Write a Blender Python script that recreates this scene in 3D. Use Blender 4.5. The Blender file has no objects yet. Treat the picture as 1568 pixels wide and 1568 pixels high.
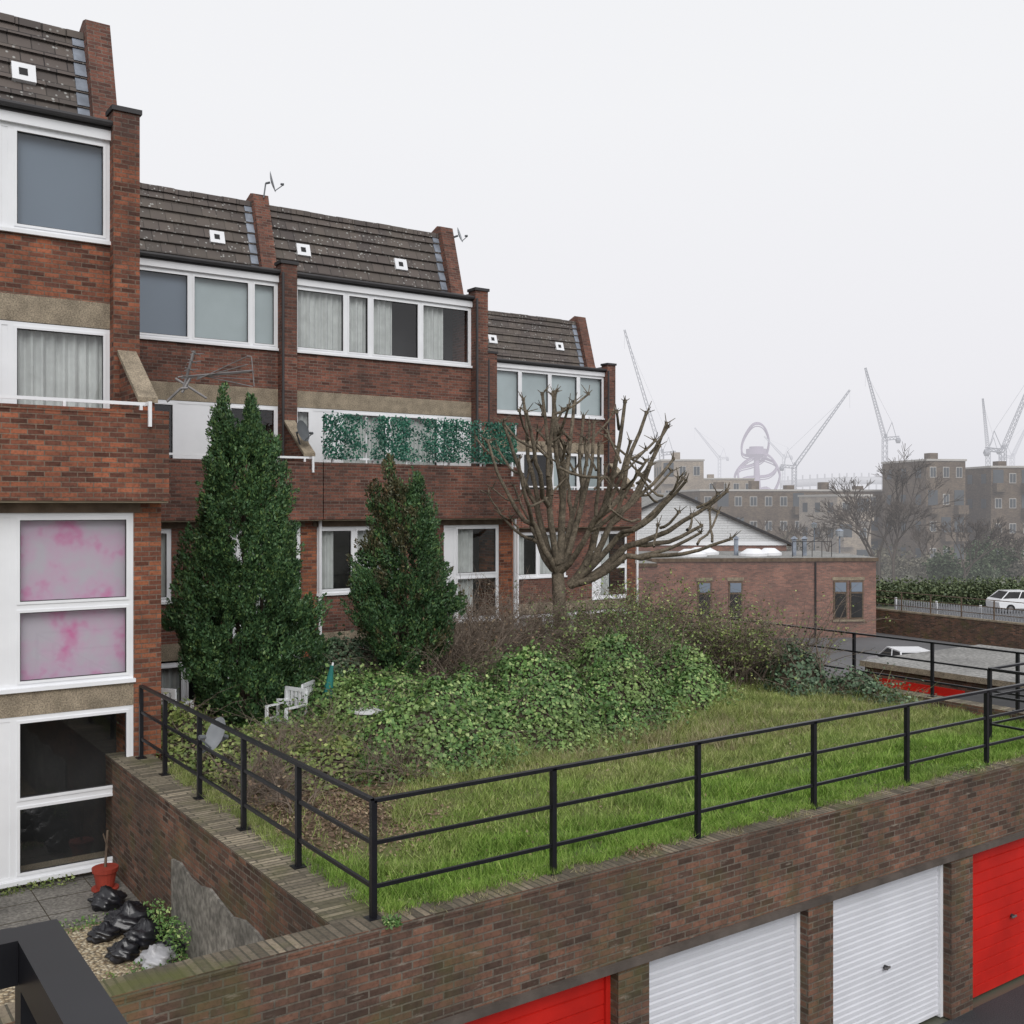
import bpy, math, random
import numpy as np
from mathutils import Vector, Matrix
random.seed(7); rng=np.random.default_rng(7)
scene=bpy.context.scene
scene.view_settings.view_transform='Standard'
scene.view_settings.look='None'
scene.view_settings.exposure=0
EYE=7.15
# ------------------------------------------------------------ materials
def base(name):
    m=bpy.data.materials.new(name); m.use_nodes=True
    nt=m.node_tree; b=nt.nodes['Principled BSDF']
    return m,nt,b
def N(nt,t,**kw):
    n=nt.nodes.new(t)
    for k,v in kw.items(): setattr(n,k,v)
    return n
def noise(nt,scale,detail=3,vec=None,rough=.55):
    n=N(nt,'ShaderNodeTexNoise'); n.inputs['Scale'].default_value=scale
    n.inputs['Detail'].default_value=detail; n.inputs['Roughness'].default_value=rough
    if vec is None:
        g=N(nt,'ShaderNodeNewGeometry'); vec=g.outputs['Position']
    nt.links.new(vec,n.inputs['Vector'])
    return n.outputs['Fac']
def ramp(nt,fac,stops):
    r=N(nt,'ShaderNodeValToRGB'); cr=r.color_ramp
    while len(cr.elements)<len(stops): cr.elements.new(.5)
    for e,(p,c) in zip(cr.elements,stops):
        e.position=p; e.color=(c,c,c,1) if isinstance(c,(int,float)) else (*c,1)
    nt.links.new(fac,r.inputs['Fac']); return r.outputs['Color']
def mix(nt,fac,a,b,mode='MIX'):
    n=N(nt,'ShaderNodeMix',data_type='RGBA',blend_type=mode)
    for s,v in ((n.inputs[0],fac),(n.inputs[6],a),(n.inputs[7],b)):
        if isinstance(v,(int,float)):
            s.default_value=v if s.type=='VALUE' else (v,v,v,1)
        elif isinstance(v,tuple): s.default_value=(*v,1)
        else: nt.links.new(v,s)
    return n.outputs[2]
def mth(nt,op,a,b=None):
    n=N(nt,'ShaderNodeMath',operation=op)
    for s,v in zip(n.inputs,(a,b)):
        if v is None: continue
        if isinstance(v,(int,float)): s.default_value=v
        else: nt.links.new(v,s)
    return n.outputs[0]
def bump(nt,b,h,strength=.4,dist=.01):
    n=N(nt,'ShaderNodeBump'); n.inputs['Strength'].default_value=strength
    n.inputs['Distance'].default_value=dist
    nt.links.new(h,n.inputs['Height']); nt.links.new(n.outputs['Normal'],b.inputs['Normal'])
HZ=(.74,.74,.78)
def hazed(nt,b,h):  # paints distance haze into a material: pale emission mixed over its own shading
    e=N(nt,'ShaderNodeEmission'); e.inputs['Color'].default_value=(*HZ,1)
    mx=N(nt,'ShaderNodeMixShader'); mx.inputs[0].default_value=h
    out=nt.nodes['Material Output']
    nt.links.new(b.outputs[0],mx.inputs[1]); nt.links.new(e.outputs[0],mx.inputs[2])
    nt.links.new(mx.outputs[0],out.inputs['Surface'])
def plain(name,c,rough=.7,var=.25,scale=3,metal=0,spec=.4,haze=0.0,fine=0):
    m,nt,b=base(name)
    f=noise(nt,scale)
    col=mix(nt,ramp(nt,f,[(.3,0),(.7,1)]),tuple(x*(1-var) for x in c),tuple(min(1,x*(1+var*.6)) for x in c))
    if fine:
        f2=noise(nt,fine,2); col=mix(nt,ramp(nt,f2,[(.35,0),(.65,1)]),mix(nt,.5,col,(0,0,0)),col)
        bump(nt,b,f2,.5,.01)
    nt.links.new(col,b.inputs['Base Color'])
    b.inputs['Roughness'].default_value=rough; b.inputs['Metallic'].default_value=metal
    b.inputs['Specular IOR Level'].default_value=spec
    if haze: hazed(nt,b,haze)
    return m
def brick(name,c1,c2,mortar,bw=.225,rh=.075,ms=.009,grime=.5,moss=0,haze=0,gcol=(.05,.035,.03),efflo=0,contrast=.85,streak=0,rnd=.42):
    m,nt,b=base(name)
    tc=N(nt,'ShaderNodeTexCoord')
    bt=N(nt,'ShaderNodeTexBrick'); bt.inputs['Scale'].default_value=1
    bt.inputs['Brick Width'].default_value=bw; bt.inputs['Row Height'].default_value=rh
    bt.inputs['Mortar Size'].default_value=ms; bt.inputs['Mortar Smooth'].default_value=.3
    nt.links.new(tc.outputs['UV'],bt.inputs['Vector'])
    s=N(nt,'ShaderNodeSeparateXYZ'); nt.links.new(tc.outputs['UV'],s.inputs[0])
    row=mth(nt,'FLOOR',mth(nt,'DIVIDE',s.outputs['Y'],rh))
    par=mth(nt,'FLOORED_MODULO',row,2.0)
    colx=mth(nt,'FLOOR',mth(nt,'ADD',mth(nt,'DIVIDE',s.outputs['X'],bw),mth(nt,'MULTIPLY',mth(nt,'SUBTRACT',1.0,par),.5)))
    cb=N(nt,'ShaderNodeCombineXYZ'); nt.links.new(colx,cb.inputs[0]); nt.links.new(row,cb.inputs[1])
    wn=N(nt,'ShaderNodeTexWhiteNoise',noise_dimensions='2D'); nt.links.new(cb.outputs[0],wn.inputs['Vector'])
    mp=N(nt,'ShaderNodeMapping'); mp.inputs['Scale'].default_value=(1.1,4.5,1)
    nt.links.new(tc.outputs['UV'],mp.inputs['Vector'])
    f1=noise(nt,1.0,3,mp.outputs[0],.65)
    val=mth(nt,'ADD',mth(nt,'MULTIPLY',wn.outputs['Value'],rnd),mth(nt,'MULTIPLY',f1,1.2-rnd))
    k=contrast
    dk=tuple(a*(1-.5*k) for a in c2); lt=tuple(min(1,a*(1+.38*k)) for a in c1)
    col=ramp(nt,val,[(.34,dk),(.50,c2),(.70,c1),(.88,lt)])
    f2=noise(nt,.8,5)
    col=mix(nt,ramp(nt,f2,[(.38,grime),(.66,0)]),col,gcol)
    col=mix(nt,bt.outputs['Fac'],col,mix(nt,ramp(nt,f2,[(.4,.5),(.65,0)]),mortar,gcol))
    f3=noise(nt,28,2)
    col=mix(nt,ramp(nt,f3,[(.3,.35),(.55,0)]),col,(0.02,.015,.012))
    if streak:
        mp2=N(nt,'ShaderNodeMapping'); mp2.inputs['Scale'].default_value=(3.0,.35,1)
        nt.links.new(tc.outputs['UV'],mp2.inputs['Vector'])
        f6=noise(nt,1.0,4,mp2.outputs[0],.6); col=mix(nt,ramp(nt,f6,[(.45,0),(.65,streak)]),col,gcol)
    if moss:
        f4=noise(nt,1.7,5)
        col=mix(nt,ramp(nt,f4,[(.50,0),(.72,moss)]),col,(.095,.10,.035))
    if efflo:
        mp3=N(nt,'ShaderNodeMapping'); mp3.inputs['Scale'].default_value=(2.5,9,1); nt.links.new(tc.outputs['UV'],mp3.inputs['Vector'])
        f5=noise(nt,1,5,mp3.outputs[0],.7)
        col=mix(nt,ramp(nt,f5,[(.60,0),(.72,efflo)]),col,(.38,.33,.27))
    nt.links.new(col,b.inputs['Base Color']); b.inputs['Roughness'].default_value=.9
    b.inputs['Specular IOR Level'].default_value=.2
    bump(nt,b,ramp(nt,bt.outputs['Fac'],[(0,1),(1,0)]),.6,.007)
    if haze: hazed(nt,b,haze)
    return m
M={}
M['brickA']=brick('brick_orange',(.34,.115,.062),(.195,.076,.052),(.22,.165,.125),grime=.5,gcol=(.055,.04,.035),streak=.3,contrast=1.0,rnd=.5)
M['brickB']=brick('brick_red',(.255,.102,.070),(.175,.076,.058),(.22,.18,.15),grime=.45,gcol=(.06,.045,.04),streak=.35,rnd=.5)
M['brickP']=brick('brick_pier',(.39,.135,.065),(.24,.085,.053),(.24,.18,.14),grime=.45,gcol=(.07,.045,.036),streak=.25,rnd=.55)
M['brickG']=brick('brick_garden',(.215,.105,.070),(.145,.082,.062),(.185,.16,.13),ms=.010,grime=.55,moss=.5,gcol=(.062,.050,.040),efflo=.45,streak=.38,contrast=1.0,rnd=.55)
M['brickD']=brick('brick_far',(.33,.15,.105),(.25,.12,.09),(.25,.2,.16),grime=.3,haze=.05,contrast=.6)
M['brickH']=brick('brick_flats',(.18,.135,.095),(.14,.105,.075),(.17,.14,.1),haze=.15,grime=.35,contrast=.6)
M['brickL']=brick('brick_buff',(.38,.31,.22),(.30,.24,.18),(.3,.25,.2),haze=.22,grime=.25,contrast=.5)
M['copX']=brick('coping_x',(.25,.205,.15),(.18,.15,.115),(.085,.078,.06),bw=.08,rh=.5,ms=.011,grime=.6,moss=.85,gcol=(.085,.075,.055),contrast=.7,rnd=.6)
M['copY']=brick('coping_y',(.33,.28,.205),(.23,.195,.15),(.11,.10,.075),bw=.5,rh=.08,ms=.012,grime=.5,moss=.6,gcol=(.10,.09,.065),contrast=.7,rnd=.6)
M['conc']=plain('concrete_aggregate',(.38,.315,.23),.9,.3,4,fine=45)
M['render']=plain('cement_render',(.28,.265,.235),.9,.5,2.2,fine=12)
M['white']=plain('white_upvc',(.80,.81,.83),.35,.05,1.5)
M['whited']=plain('white_door',(.66,.67,.71),.45,.08,1.2)
M['red']=plain('red_paint',(.55,.018,.012),.4,.2,1.5)
M['black']=plain('black_rail',(.009,.009,.012),.4,.3,8,spec=.4)
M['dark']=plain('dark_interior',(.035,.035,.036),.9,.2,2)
M['gutter']=plain('gutter',(.04,.038,.04),.5,.2,2)
M['lead']=plain('lead_flashing',(.25,.28,.33),.55,.4,3,metal=.1)
M['timber']=plain('timber',(.15,.11,.08),.85,.35,5)
M['lintel']=plain('lintel_edge',(.10,.082,.07),.85,.4,3)
M['dish']=plain('dish_grey',(.33,.35,.37),.5,.15,3)
M['dishd']=plain('dish_dark',(.12,.13,.14),.5,.15,3)
M['metal']=plain('aluminium',(.20,.19,.19),.45,.3,5,metal=.2)
M['paving']=plain('paving',(.24,.225,.20),.9,.4,1.5,fine=20)
M['asphalt']=plain('asphalt',(.06,.061,.067),.85,.25,.7,fine=60)
M['asphaltf']=plain('asphalt_far',(.13,.13,.135),.85,.2,.2)
M['soil']=plain('soil',(.075,.06,.038),.95,.4,2,fine=14)
M['bag']=plain('black_plastic',(.014,.014,.018),.28,.3,4,spec=.6)
M['bagw']=plain('grey_plastic',(.42,.42,.44),.35,.3,4,spec=.6)
M['terra']=plain('terracotta_red',(.34,.05,.03),.6,.2,4)
M['teal']=plain('teal_fabric',(.02,.16,.14),.8,.25,6)
M['bark']=plain('bark',(.20,.165,.12),.9,.5,5,fine=22)
M['barkd']=plain('bark_dark',(.09,.07,.05),.9,.4,5,fine=20)
M['twig']=plain('twigs',(.21,.165,.13),.9,.4,1.5)
M['haze1']=plain('haze_steel',(.30,.31,.34),.8,.1,.1,haze=.40)  # pale grey-blue base plus emission: distance haze painted in, no mist volume
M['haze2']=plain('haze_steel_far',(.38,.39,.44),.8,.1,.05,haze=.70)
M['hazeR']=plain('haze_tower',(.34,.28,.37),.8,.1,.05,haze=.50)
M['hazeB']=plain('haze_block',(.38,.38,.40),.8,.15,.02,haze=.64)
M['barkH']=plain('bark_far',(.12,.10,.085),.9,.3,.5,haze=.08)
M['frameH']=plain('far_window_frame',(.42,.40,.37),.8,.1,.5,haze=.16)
M['darkH']=plain('far_window',(.07,.08,.09),.5,.2,.5,haze=.14)
M['carw']=plain('car_paint',(.75,.76,.78),.25,.04,1)
M['tyre']=plain('tyre',(.02,.02,.02),.8,.1,4)
M['flatroof']=plain('flat_roof',(.33,.325,.31),.9,.25,.6,fine=10)
M['fencegrey']=plain('palisade_grey',(.40,.42,.45),.6,.1,1)
M['cladding']=brick('white_cladding',(.70,.71,.72),(.66,.67,.68),(.42,.42,.42),bw=9,rh=.16,ms=.014,grime=.15,gcol=(.5,.5,.5),contrast=.1)
M['soffit']=plain('soffit_stain',(.38,.32,.23),.85,.3,3)
M['net']=plain('net_curtain',(.60,.61,.59),.9,.15,3)
M['blind']=plain('blind_grey',(.20,.24,.295),.8,.08,.5)
M['blindw']=plain('blind_pale',(.46,.52,.53),.8,.10,1)
def pinkmat():
    m,nt,b=base('pink_sheet')
    f=noise(nt,2.3,3); col=ramp(nt,f,[(.40,(.56,.50,.56)),(.56,(.61,.43,.55)),(.68,(.64,.27,.45)),(.78,(.66,.13,.34))])
    nt.links.new(col,b.inputs['Base Color']); b.inputs['Roughness'].default_value=.9; return m
M['pink']=pinkmat()
def glass():
    m,nt,b=base('window_glass'); nt.nodes.remove(b)
    t=N(nt,'ShaderNodeBsdfTransparent'); t.inputs[0].default_value=(.91,.93,.935,1)
    g=N(nt,'ShaderNodeBsdfGlossy'); g.inputs['Roughness'].default_value=.03
    lw=N(nt,'ShaderNodeLayerWeight'); lw.inputs['Blend'].default_value=.5
    fac=mth(nt,'ADD',mth(nt,'MULTIPLY',mth(nt,'POWER',lw.outputs['Facing'],3.5),.8),.07)
    mx=N(nt,'ShaderNodeMixShader'); nt.links.new(fac,mx.inputs[0])
    nt.links.new(t.outputs[0],mx.inputs[1]); nt.links.new(g.outputs[0],mx.inputs[2])
    nt.links.new(mx.outputs[0],nt.nodes['Material Output'].inputs['Surface']); return m
M['glass']=glass()
def tilemat():
    m,nt,b=base('roof_tiles')
    tc=N(nt,'ShaderNodeTexCoord')
    bt=N(nt,'ShaderNodeTexBrick'); bt.inputs['Scale'].default_value=1
    bt.inputs['Brick Width'].default_value=.38; bt.inputs['Row Height'].default_value=.29
    bt.inputs['Mortar Size'].default_value=.010
    bt.inputs['Color1'].default_value=(.125,.104,.094,1); bt.inputs['Color2'].default_value=(.085,.073,.069,1)
    bt.inputs['Mortar'].default_value=(.03,.026,.026,1)
    nt.links.new(tc.outputs['UV'],bt.inputs['Vector'])
    col=bt.outputs['Color']
    f=noise(nt,1.2,4); col=mix(nt,ramp(nt,f,[(.4,0),(.75,.5)]),col,(.15,.13,.105))
    v=N(nt,'ShaderNodeTexVoronoi'); v.inputs['Scale'].default_value=9
    g=N(nt,'ShaderNodeNewGeometry'); nt.links.new(g.outputs['Position'],v.inputs['Vector'])
    sp=ramp(nt,v.outputs['Distance'],[(.16,1),(.26,0)])
    f2=noise(nt,1.6,4); msk=ramp(nt,f2,[(.43,0),(.58,.85)])
    col=mix(nt,mix(nt,1.0,sp,msk,'MULTIPLY'),col,(.40,.40,.38))
    nt.links.new(col,b.inputs['Base Color']); b.inputs['Roughness'].default_value=.8
    b.inputs['Specular IOR Level'].default_value=.3
    return m
M['tile']=tilemat()
def leafmat(name,dark,light,yellow=None,patch=None,rough=.5):
    m,nt,b=base(name)
    g=N(nt,'ShaderNodeNewGeometry')
    col=ramp(nt,g.outputs['Random Per Island'],[(0,dark),(.75,light),(1,yellow or light)])
    f=noise(nt,1.3,3); col=mix(nt,ramp(nt,f,[(.35,.55),(.6,0)]),col,tuple(x*.5 for x in dark))
    if patch:
        f=noise(nt,.55,3); col=mix(nt,ramp(nt,f,[(.5,0),(.62,.65)]),col,ramp(nt,g.outputs['Random Per Island'],[(0,tuple(x*.5 for x in patch)),(1,patch)]))
    nt.links.new(col,b.inputs['Base Color']); b.inputs['Roughness'].default_value=rough
    b.inputs['Specular IOR Level'].default_value=.35
    return m
M['conif']=leafmat('conifer_leaf',(.040,.095,.042),(.09,.175,.065),(.17,.25,.075))
M['conif2']=leafmat('conifer_leaf_b',(.06,.065,.035),(.12,.12,.06),(.20,.13,.06))
M['ivy']=leafmat('ivy_leaf',(.055,.13,.035),(.175,.31,.085),(.46,.55,.22),patch=(.25,.36,.11))
M['ivyy']=leafmat('bramble_leaf',(.10,.15,.04),(.27,.34,.10),(.44,.45,.17))
M['bushd']=leafmat('dark_leaf',(.045,.09,.045),(.11,.18,.10),(.25,.33,.2))
M['litter']=leafmat('leaf_litter',(.12,.07,.045),(.29,.20,.125),(.42,.34,.22))
M['hedge']=leafmat('hedge_leaf',(.075,.105,.055),(.14,.18,.085),(.19,.22,.11))
M['fgreen']=leafmat('screen_leaf',(.01,.075,.055),(.035,.17,.11),(.12,.30,.20))
M['dry']=leafmat('dry_grass',(.24,.21,.10),(.38,.34,.19),(.50,.45,.28))
def grassmat(name,blade):
    m,nt,b=base(name)
    g=N(nt,'ShaderNodeNewGeometry')
    sx=N(nt,'ShaderNodeSeparateXYZ'); nt.links.new(g.outputs['Position'],sx.inputs[0])
    mr=N(nt,'ShaderNodeMapRange'); mr.inputs[1].default_value=9.5; mr.inputs[2].default_value=14.5
    nt.links.new(sx.outputs['Y'],mr.inputs[0])
    f=noise(nt,.7,4)
    ad=mth(nt,'ADD',mr.outputs[0],f)
    dry=ramp(nt,ad,[(.60,0),(1.0,.75)])
    f3=noise(nt,2.6,3); dk=ramp(nt,f3,[(.36,.5),(.56,0)])
    if blade:
        lush=ramp(nt,g.outputs['Random Per Island'],[(0,(.12,.23,.03)),(.6,(.225,.37,.06)),(1,(.39,.49,.14))])
        dr=ramp(nt,g.outputs['Random Per Island'],[(0,(.18,.20,.06)),(.6,(.31,.33,.12)),(1,(.52,.48,.27))])
        col=mix(nt,dry,lush,dr); col=mix(nt,dk,col,(.085,.15,.03))
    else:
        col=mix(nt,dry,(.09,.15,.03),(.17,.165,.065))
        f2=noise(nt,14,3); col=mix(nt,ramp(nt,f2,[(.35,.5),(.6,0)]),col,(.06,.055,.025))
        mx_=N(nt,'ShaderNodeMapRange'); mx_.inputs[1].default_value=10.8; mx_.inputs[2].default_value=12.2
        nt.links.new(sx.outputs['Y'],mx_.inputs[0])
        mx2=N(nt,'ShaderNodeMapRange'); mx2.inputs[1].default_value=7.4; mx2.inputs[2].default_value=6.4
        nt.links.new(sx.outputs['X'],mx2.inputs[0])
        e2=mix(nt,1.0,mx_.outputs[0],mx2.outputs[0],'MULTIPLY')
        col=mix(nt,e2,col,(.14,.105,.07))
    nt.links.new(col,b.inputs['Base Color']); b.inputs['Roughness'].default_value=.7
    b.inputs['Specular IOR Level'].default_value=.2
    return m
M['grass']=grassmat('grass_blades',True); M['lawn']=grassmat('lawn_base',False)
def gravelmat():
    m,nt,b=base('gravel'); v=N(nt,'ShaderNodeTexVoronoi'); v.inputs['Scale'].default_value=26
    g=N(nt,'ShaderNodeNewGeometry'); nt.links.new(g.outputs['Position'],v.inputs['Vector'])
    s=N(nt,'ShaderNodeSeparateColor'); nt.links.new(v.outputs['Color'],s.inputs[0])
    col=ramp(nt,s.outputs[0],[(0,(.28,.20,.12)),(.5,(.52,.42,.27)),(1,(.72,.64,.48))])
    col=mix(nt,ramp(nt,v.outputs['Distance'],[(.35,0),(.75,.8)]),col,(.08,.06,.04))
    nt.links.new(col,b.inputs['Base Color']); b.inputs['Roughness'].default_value=.9
    bump(nt,b,ramp(nt,v.outputs['Distance'],[(0,1),(.7,0)]),.8,.02); return m
M['gravel']=gravelmat()
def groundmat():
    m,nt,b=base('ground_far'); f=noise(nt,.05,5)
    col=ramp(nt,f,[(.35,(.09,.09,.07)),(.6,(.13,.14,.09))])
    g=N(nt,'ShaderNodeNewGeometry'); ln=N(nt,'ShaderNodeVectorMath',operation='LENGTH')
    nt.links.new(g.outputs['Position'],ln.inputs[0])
    mr=N(nt,'ShaderNodeMapRange'); mr.inputs[1].default_value=60; mr.inputs[2].default_value=700  # painted haze: pale emission share grows with distance from the origin
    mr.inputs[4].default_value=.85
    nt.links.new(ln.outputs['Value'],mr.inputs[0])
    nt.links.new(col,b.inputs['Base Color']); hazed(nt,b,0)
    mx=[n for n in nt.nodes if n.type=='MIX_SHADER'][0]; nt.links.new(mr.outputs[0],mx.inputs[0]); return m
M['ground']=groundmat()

# ------------------------------------------------------------ mesh helpers
class MB:
    def __init__(s): s.v=[];s.f=[];s.m=[];s.uv=[];s.mats=[];s.T=None
    def mi(s,k):
        m=M[k] if isinstance(k,str) else k
        if m not in s.mats: s.mats.append(m)
        return s.mats.index(m)
    def face(s,pts,k):
        pts=[Vector(p) for p in pts]
        if s.T is not None: pts=[s.T@p for p in pts]
        n=Vector((0,0,0))
        for i in range(1,len(pts)-1): n+=(pts[i]-pts[0]).cross(pts[i+1]-pts[0])
        if n.length<1e-12: return
        n.normalize()
        if abs(n.z)>.98: uv=[(p.x,p.y) for p in pts]
        else:
            t=Vector((0,0,1)).cross(n).normalized(); b=n.cross(t)
            if abs(t.x)>abs(t.y):
                if t.x<0: t=-t
            elif t.y<0: t=-t
            uv=[(p.dot(t),p.dot(b)) for p in pts]
        i0=len(s.v); s.v+= [tuple(p) for p in pts]; s.f.append(list(range(i0,i0+len(pts))))
        s.m.append(s.mi(k)); s.uv+=uv
    def box(s,x0,x1,y0,y1,z0,z1,k,top=None):
        a=[(x0,y0),(x1,y0),(x1,y1),(x0,y1)]
        for i in range(4):
            p,q=a[i],a[(i+1)%4]
            s.face([(p[0],p[1],z0),(q[0],q[1],z0),(q[0],q[1],z1),(p[0],p[1],z1)],k)
        s.face([(p[0],p[1],z1) for p in a],top or k)
        s.face([(p[0],p[1],z0) for p in reversed(a)],k)
    def prism_x(s,poly,x0,x1,k,top=None):
        n=len(poly)
        s.face([(x0,p[0],p[1]) for p in reversed(poly)],k); s.face([(x1,p[0],p[1]) for p in poly],k)
        for i in range(n):
            p,q=poly[i],poly[(i+1)%n]
            s.face([(x0,p[0],p[1]),(x0,q[0],q[1]),(x1,q[0],q[1]),(x1,p[0],p[1])],top or k)
    def tube(s,p0,p1,r0,r1=None,k='metal',n=8,cap=True):
        r1=r0 if r1 is None else r1
        p0=Vector(p0);p1=Vector(p1);d=(p1-p0)
        if d.length<1e-6:return
        d.normalize(); a=d.orthogonal().normalized(); b=d.cross(a)
        A=[p0+(a*math.cos(6.2832*i/n)+b*math.sin(6.2832*i/n))*r0 for i in range(n)]
        B=[p1+(a*math.cos(6.2832*i/n)+b*math.sin(6.2832*i/n))*r1 for i in range(n)]
        for i in range(n): s.face([A[i],A[(i+1)%n],B[(i+1)%n],B[i]],k)
        if cap:
            s.face(list(reversed(A)),k); s.face(B,k)
    def build(s,name,parent=None,smooth=False):
        me=bpy.data.meshes.new(name)
        o=Vector(parent.location) if parent else Vector((0,0,0))
        me.from_pydata([(p[0]-o.x,p[1]-o.y,p[2]-o.z) for p in s.v],[],s.f)
        for m in s.mats: me.materials.append(m)
        me.polygons.foreach_set('material_index',s.m)
        u=me.uv_layers.new(name='UVMap'); u.data.foreach_set('uv',[c for p in s.uv for c in p])
        if smooth: me.polygons.foreach_set('use_smooth',[True]*len(s.f))
        me.update(); ob=bpy.data.objects.new(name,me); scene.collection.objects.link(ob)
        if parent: ob.parent=parent
        return ob
def empty(name,loc):
    e=bpy.data.objects.new(name,None); e.location=loc; e.empty_display_size=.2
    scene.collection.objects.link(e); return e
def npmesh(name,V,F,mats,midx=None,parent=None,smooth=False):
    V=np.asarray(V,dtype=np.float32); F=np.asarray(F,dtype=np.int32); k=F.shape[1]
    if parent: V=V-np.array(parent.location,dtype=np.float32)
    me=bpy.data.meshes.new(name)
    me.vertices.add(len(V)); me.vertices.foreach_set('co',V.ravel())
    me.loops.add(F.size); me.loops.foreach_set('vertex_index',F.ravel())
    me.polygons.add(len(F)); me.polygons.foreach_set('loop_start',np.arange(0,F.size,k,dtype=np.int32))
    for m in mats: me.materials.append(m)
    if midx is not None: me.polygons.foreach_set('material_index',np.asarray(midx,dtype=np.int32))
    if smooth: me.polygons.foreach_set('use_smooth',np.ones(len(F),dtype=bool))
    me.update(calc_edges=True); me.validate()
    ob=bpy.data.objects.new(name,me); scene.collection.objects.link(ob)
    if parent: ob.parent=parent
    return ob
def norm(a): return a/np.maximum(np.linalg.norm(a,axis=1,keepdims=True),1e-9)
def leaves(P,Nn,size,asp=.7,up=None):
    n=len(P); r=rng.normal(size=(n,3)) if up is None else up
    t=norm(np.cross(np.cross(Nn,r),Nn)); b=norm(np.cross(Nn,t)); s=size[:,None]
    V=np.stack([P-t*s*.5,P+b*s*.5*asp,P+t*s*.5+Nn*s*.08,P-b*s*.5*asp],1).reshape(-1,3)
    F=np.arange(4*n).reshape(n,4); return V,F
def tubes(segs,n=5):
    S=np.array([[*a,*b,r0,r1] for a,b,r0,r1 in segs],dtype=float)
    A=S[:,0:3];B=S[:,3:6];r0=S[:,6];r1=S[:,7]; d=norm(B-A)
    ref=np.where(np.abs(d[:,2:3])>.9,np.array([[1.,0,0]]),np.array([[0,0,1.]]))
    u=norm(np.cross(d,ref)); w=np.cross(d,u)
    ang=np.arange(n)*2*np.pi/n; c=np.cos(ang)[None,:,None];s_=np.sin(ang)[None,:,None]
    ring=u[:,None]*c+w[:,None]*s_
    VA=A[:,None]+ring*r0[:,None,None]; VB=B[:,None]+ring*r1[:,None,None]
    V=np.concatenate([VA,VB],1).reshape(-1,3)
    m=len(S); i=np.arange(n); j=(i+1)%n
    q=np.stack([i,j,j+n,i+n],1)[None]+ (np.arange(m)*2*n)[:,None,None]
    return V,q.reshape(-1,4)
def image_to_ground(tanb,d):
    """ground position from image coordinates: column offset tanb in focal lengths, camera depth d"""
    return (d*(.572+.82*tanb), d*(.82-.572*tanb))
rt=np.array([.82,-.572,0.]); fw=np.array([.572,.82,0.]); up=np.array([0,0,1.])

# ------------------------------------------------------------ camera, world, sun
cd=bpy.data.cameras.new('camera'); cam=bpy.data.objects.new('camera',cd); scene.collection.objects.link(cam)
cam.location=(0,0,EYE); cam.rotation_euler=(math.radians(90),0,math.radians(-34.9))
cd.lens=37.03; cd.sensor_width=36; cd.shift_y=-.0057; cd.clip_start=.05; cd.clip_end=9000
scene.camera=cam
w=bpy.data.worlds.new('World'); scene.world=w; w.use_nodes=True; nt=w.node_tree
bg=nt.nodes['Background']; sky=N(nt,'ShaderNodeTexSky'); sky.sky_type='NISHITA'; sky.sun_disc=False
sky.sun_elevation=math.radians(38); sky.sun_rotation=math.radians(200); sky.dust_density=6
hs=N(nt,'ShaderNodeHueSaturation'); hs.inputs['Saturation'].default_value=.25
nt.links.new(sky.outputs[0],hs.inputs['Color'])
tc=N(nt,'ShaderNodeTexCoord'); sx=N(nt,'ShaderNodeSeparateXYZ'); nt.links.new(tc.outputs['Generated'],sx.inputs[0])
cl=ramp(nt,sx.outputs['Z'],[(0,(.80,.80,.85)),(.10,(.885,.88,.92)),(.35,(.93,.935,.96))])
vm=N(nt,'ShaderNodeVectorMath',operation='SCALE'); vm.inputs['Scale'].default_value=10; nt.links.new(cl,vm.inputs[0])
col=mix(nt,.94,hs.outputs[0],vm.outputs[0]); nt.links.new(col,bg.inputs['Color']); bg.inputs['Strength'].default_value=.100
sd=bpy.data.lights.new('sun','SUN'); sd.energy=1.45; sd.angle=math.radians(35); sd.color=(1,.985,.965)
sun=bpy.data.objects.new('sun',sd); scene.collection.objects.link(sun)
sun.rotation_euler=(math.radians(52),0,math.radians(-20)); sun.location=(0,0,40)

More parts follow.
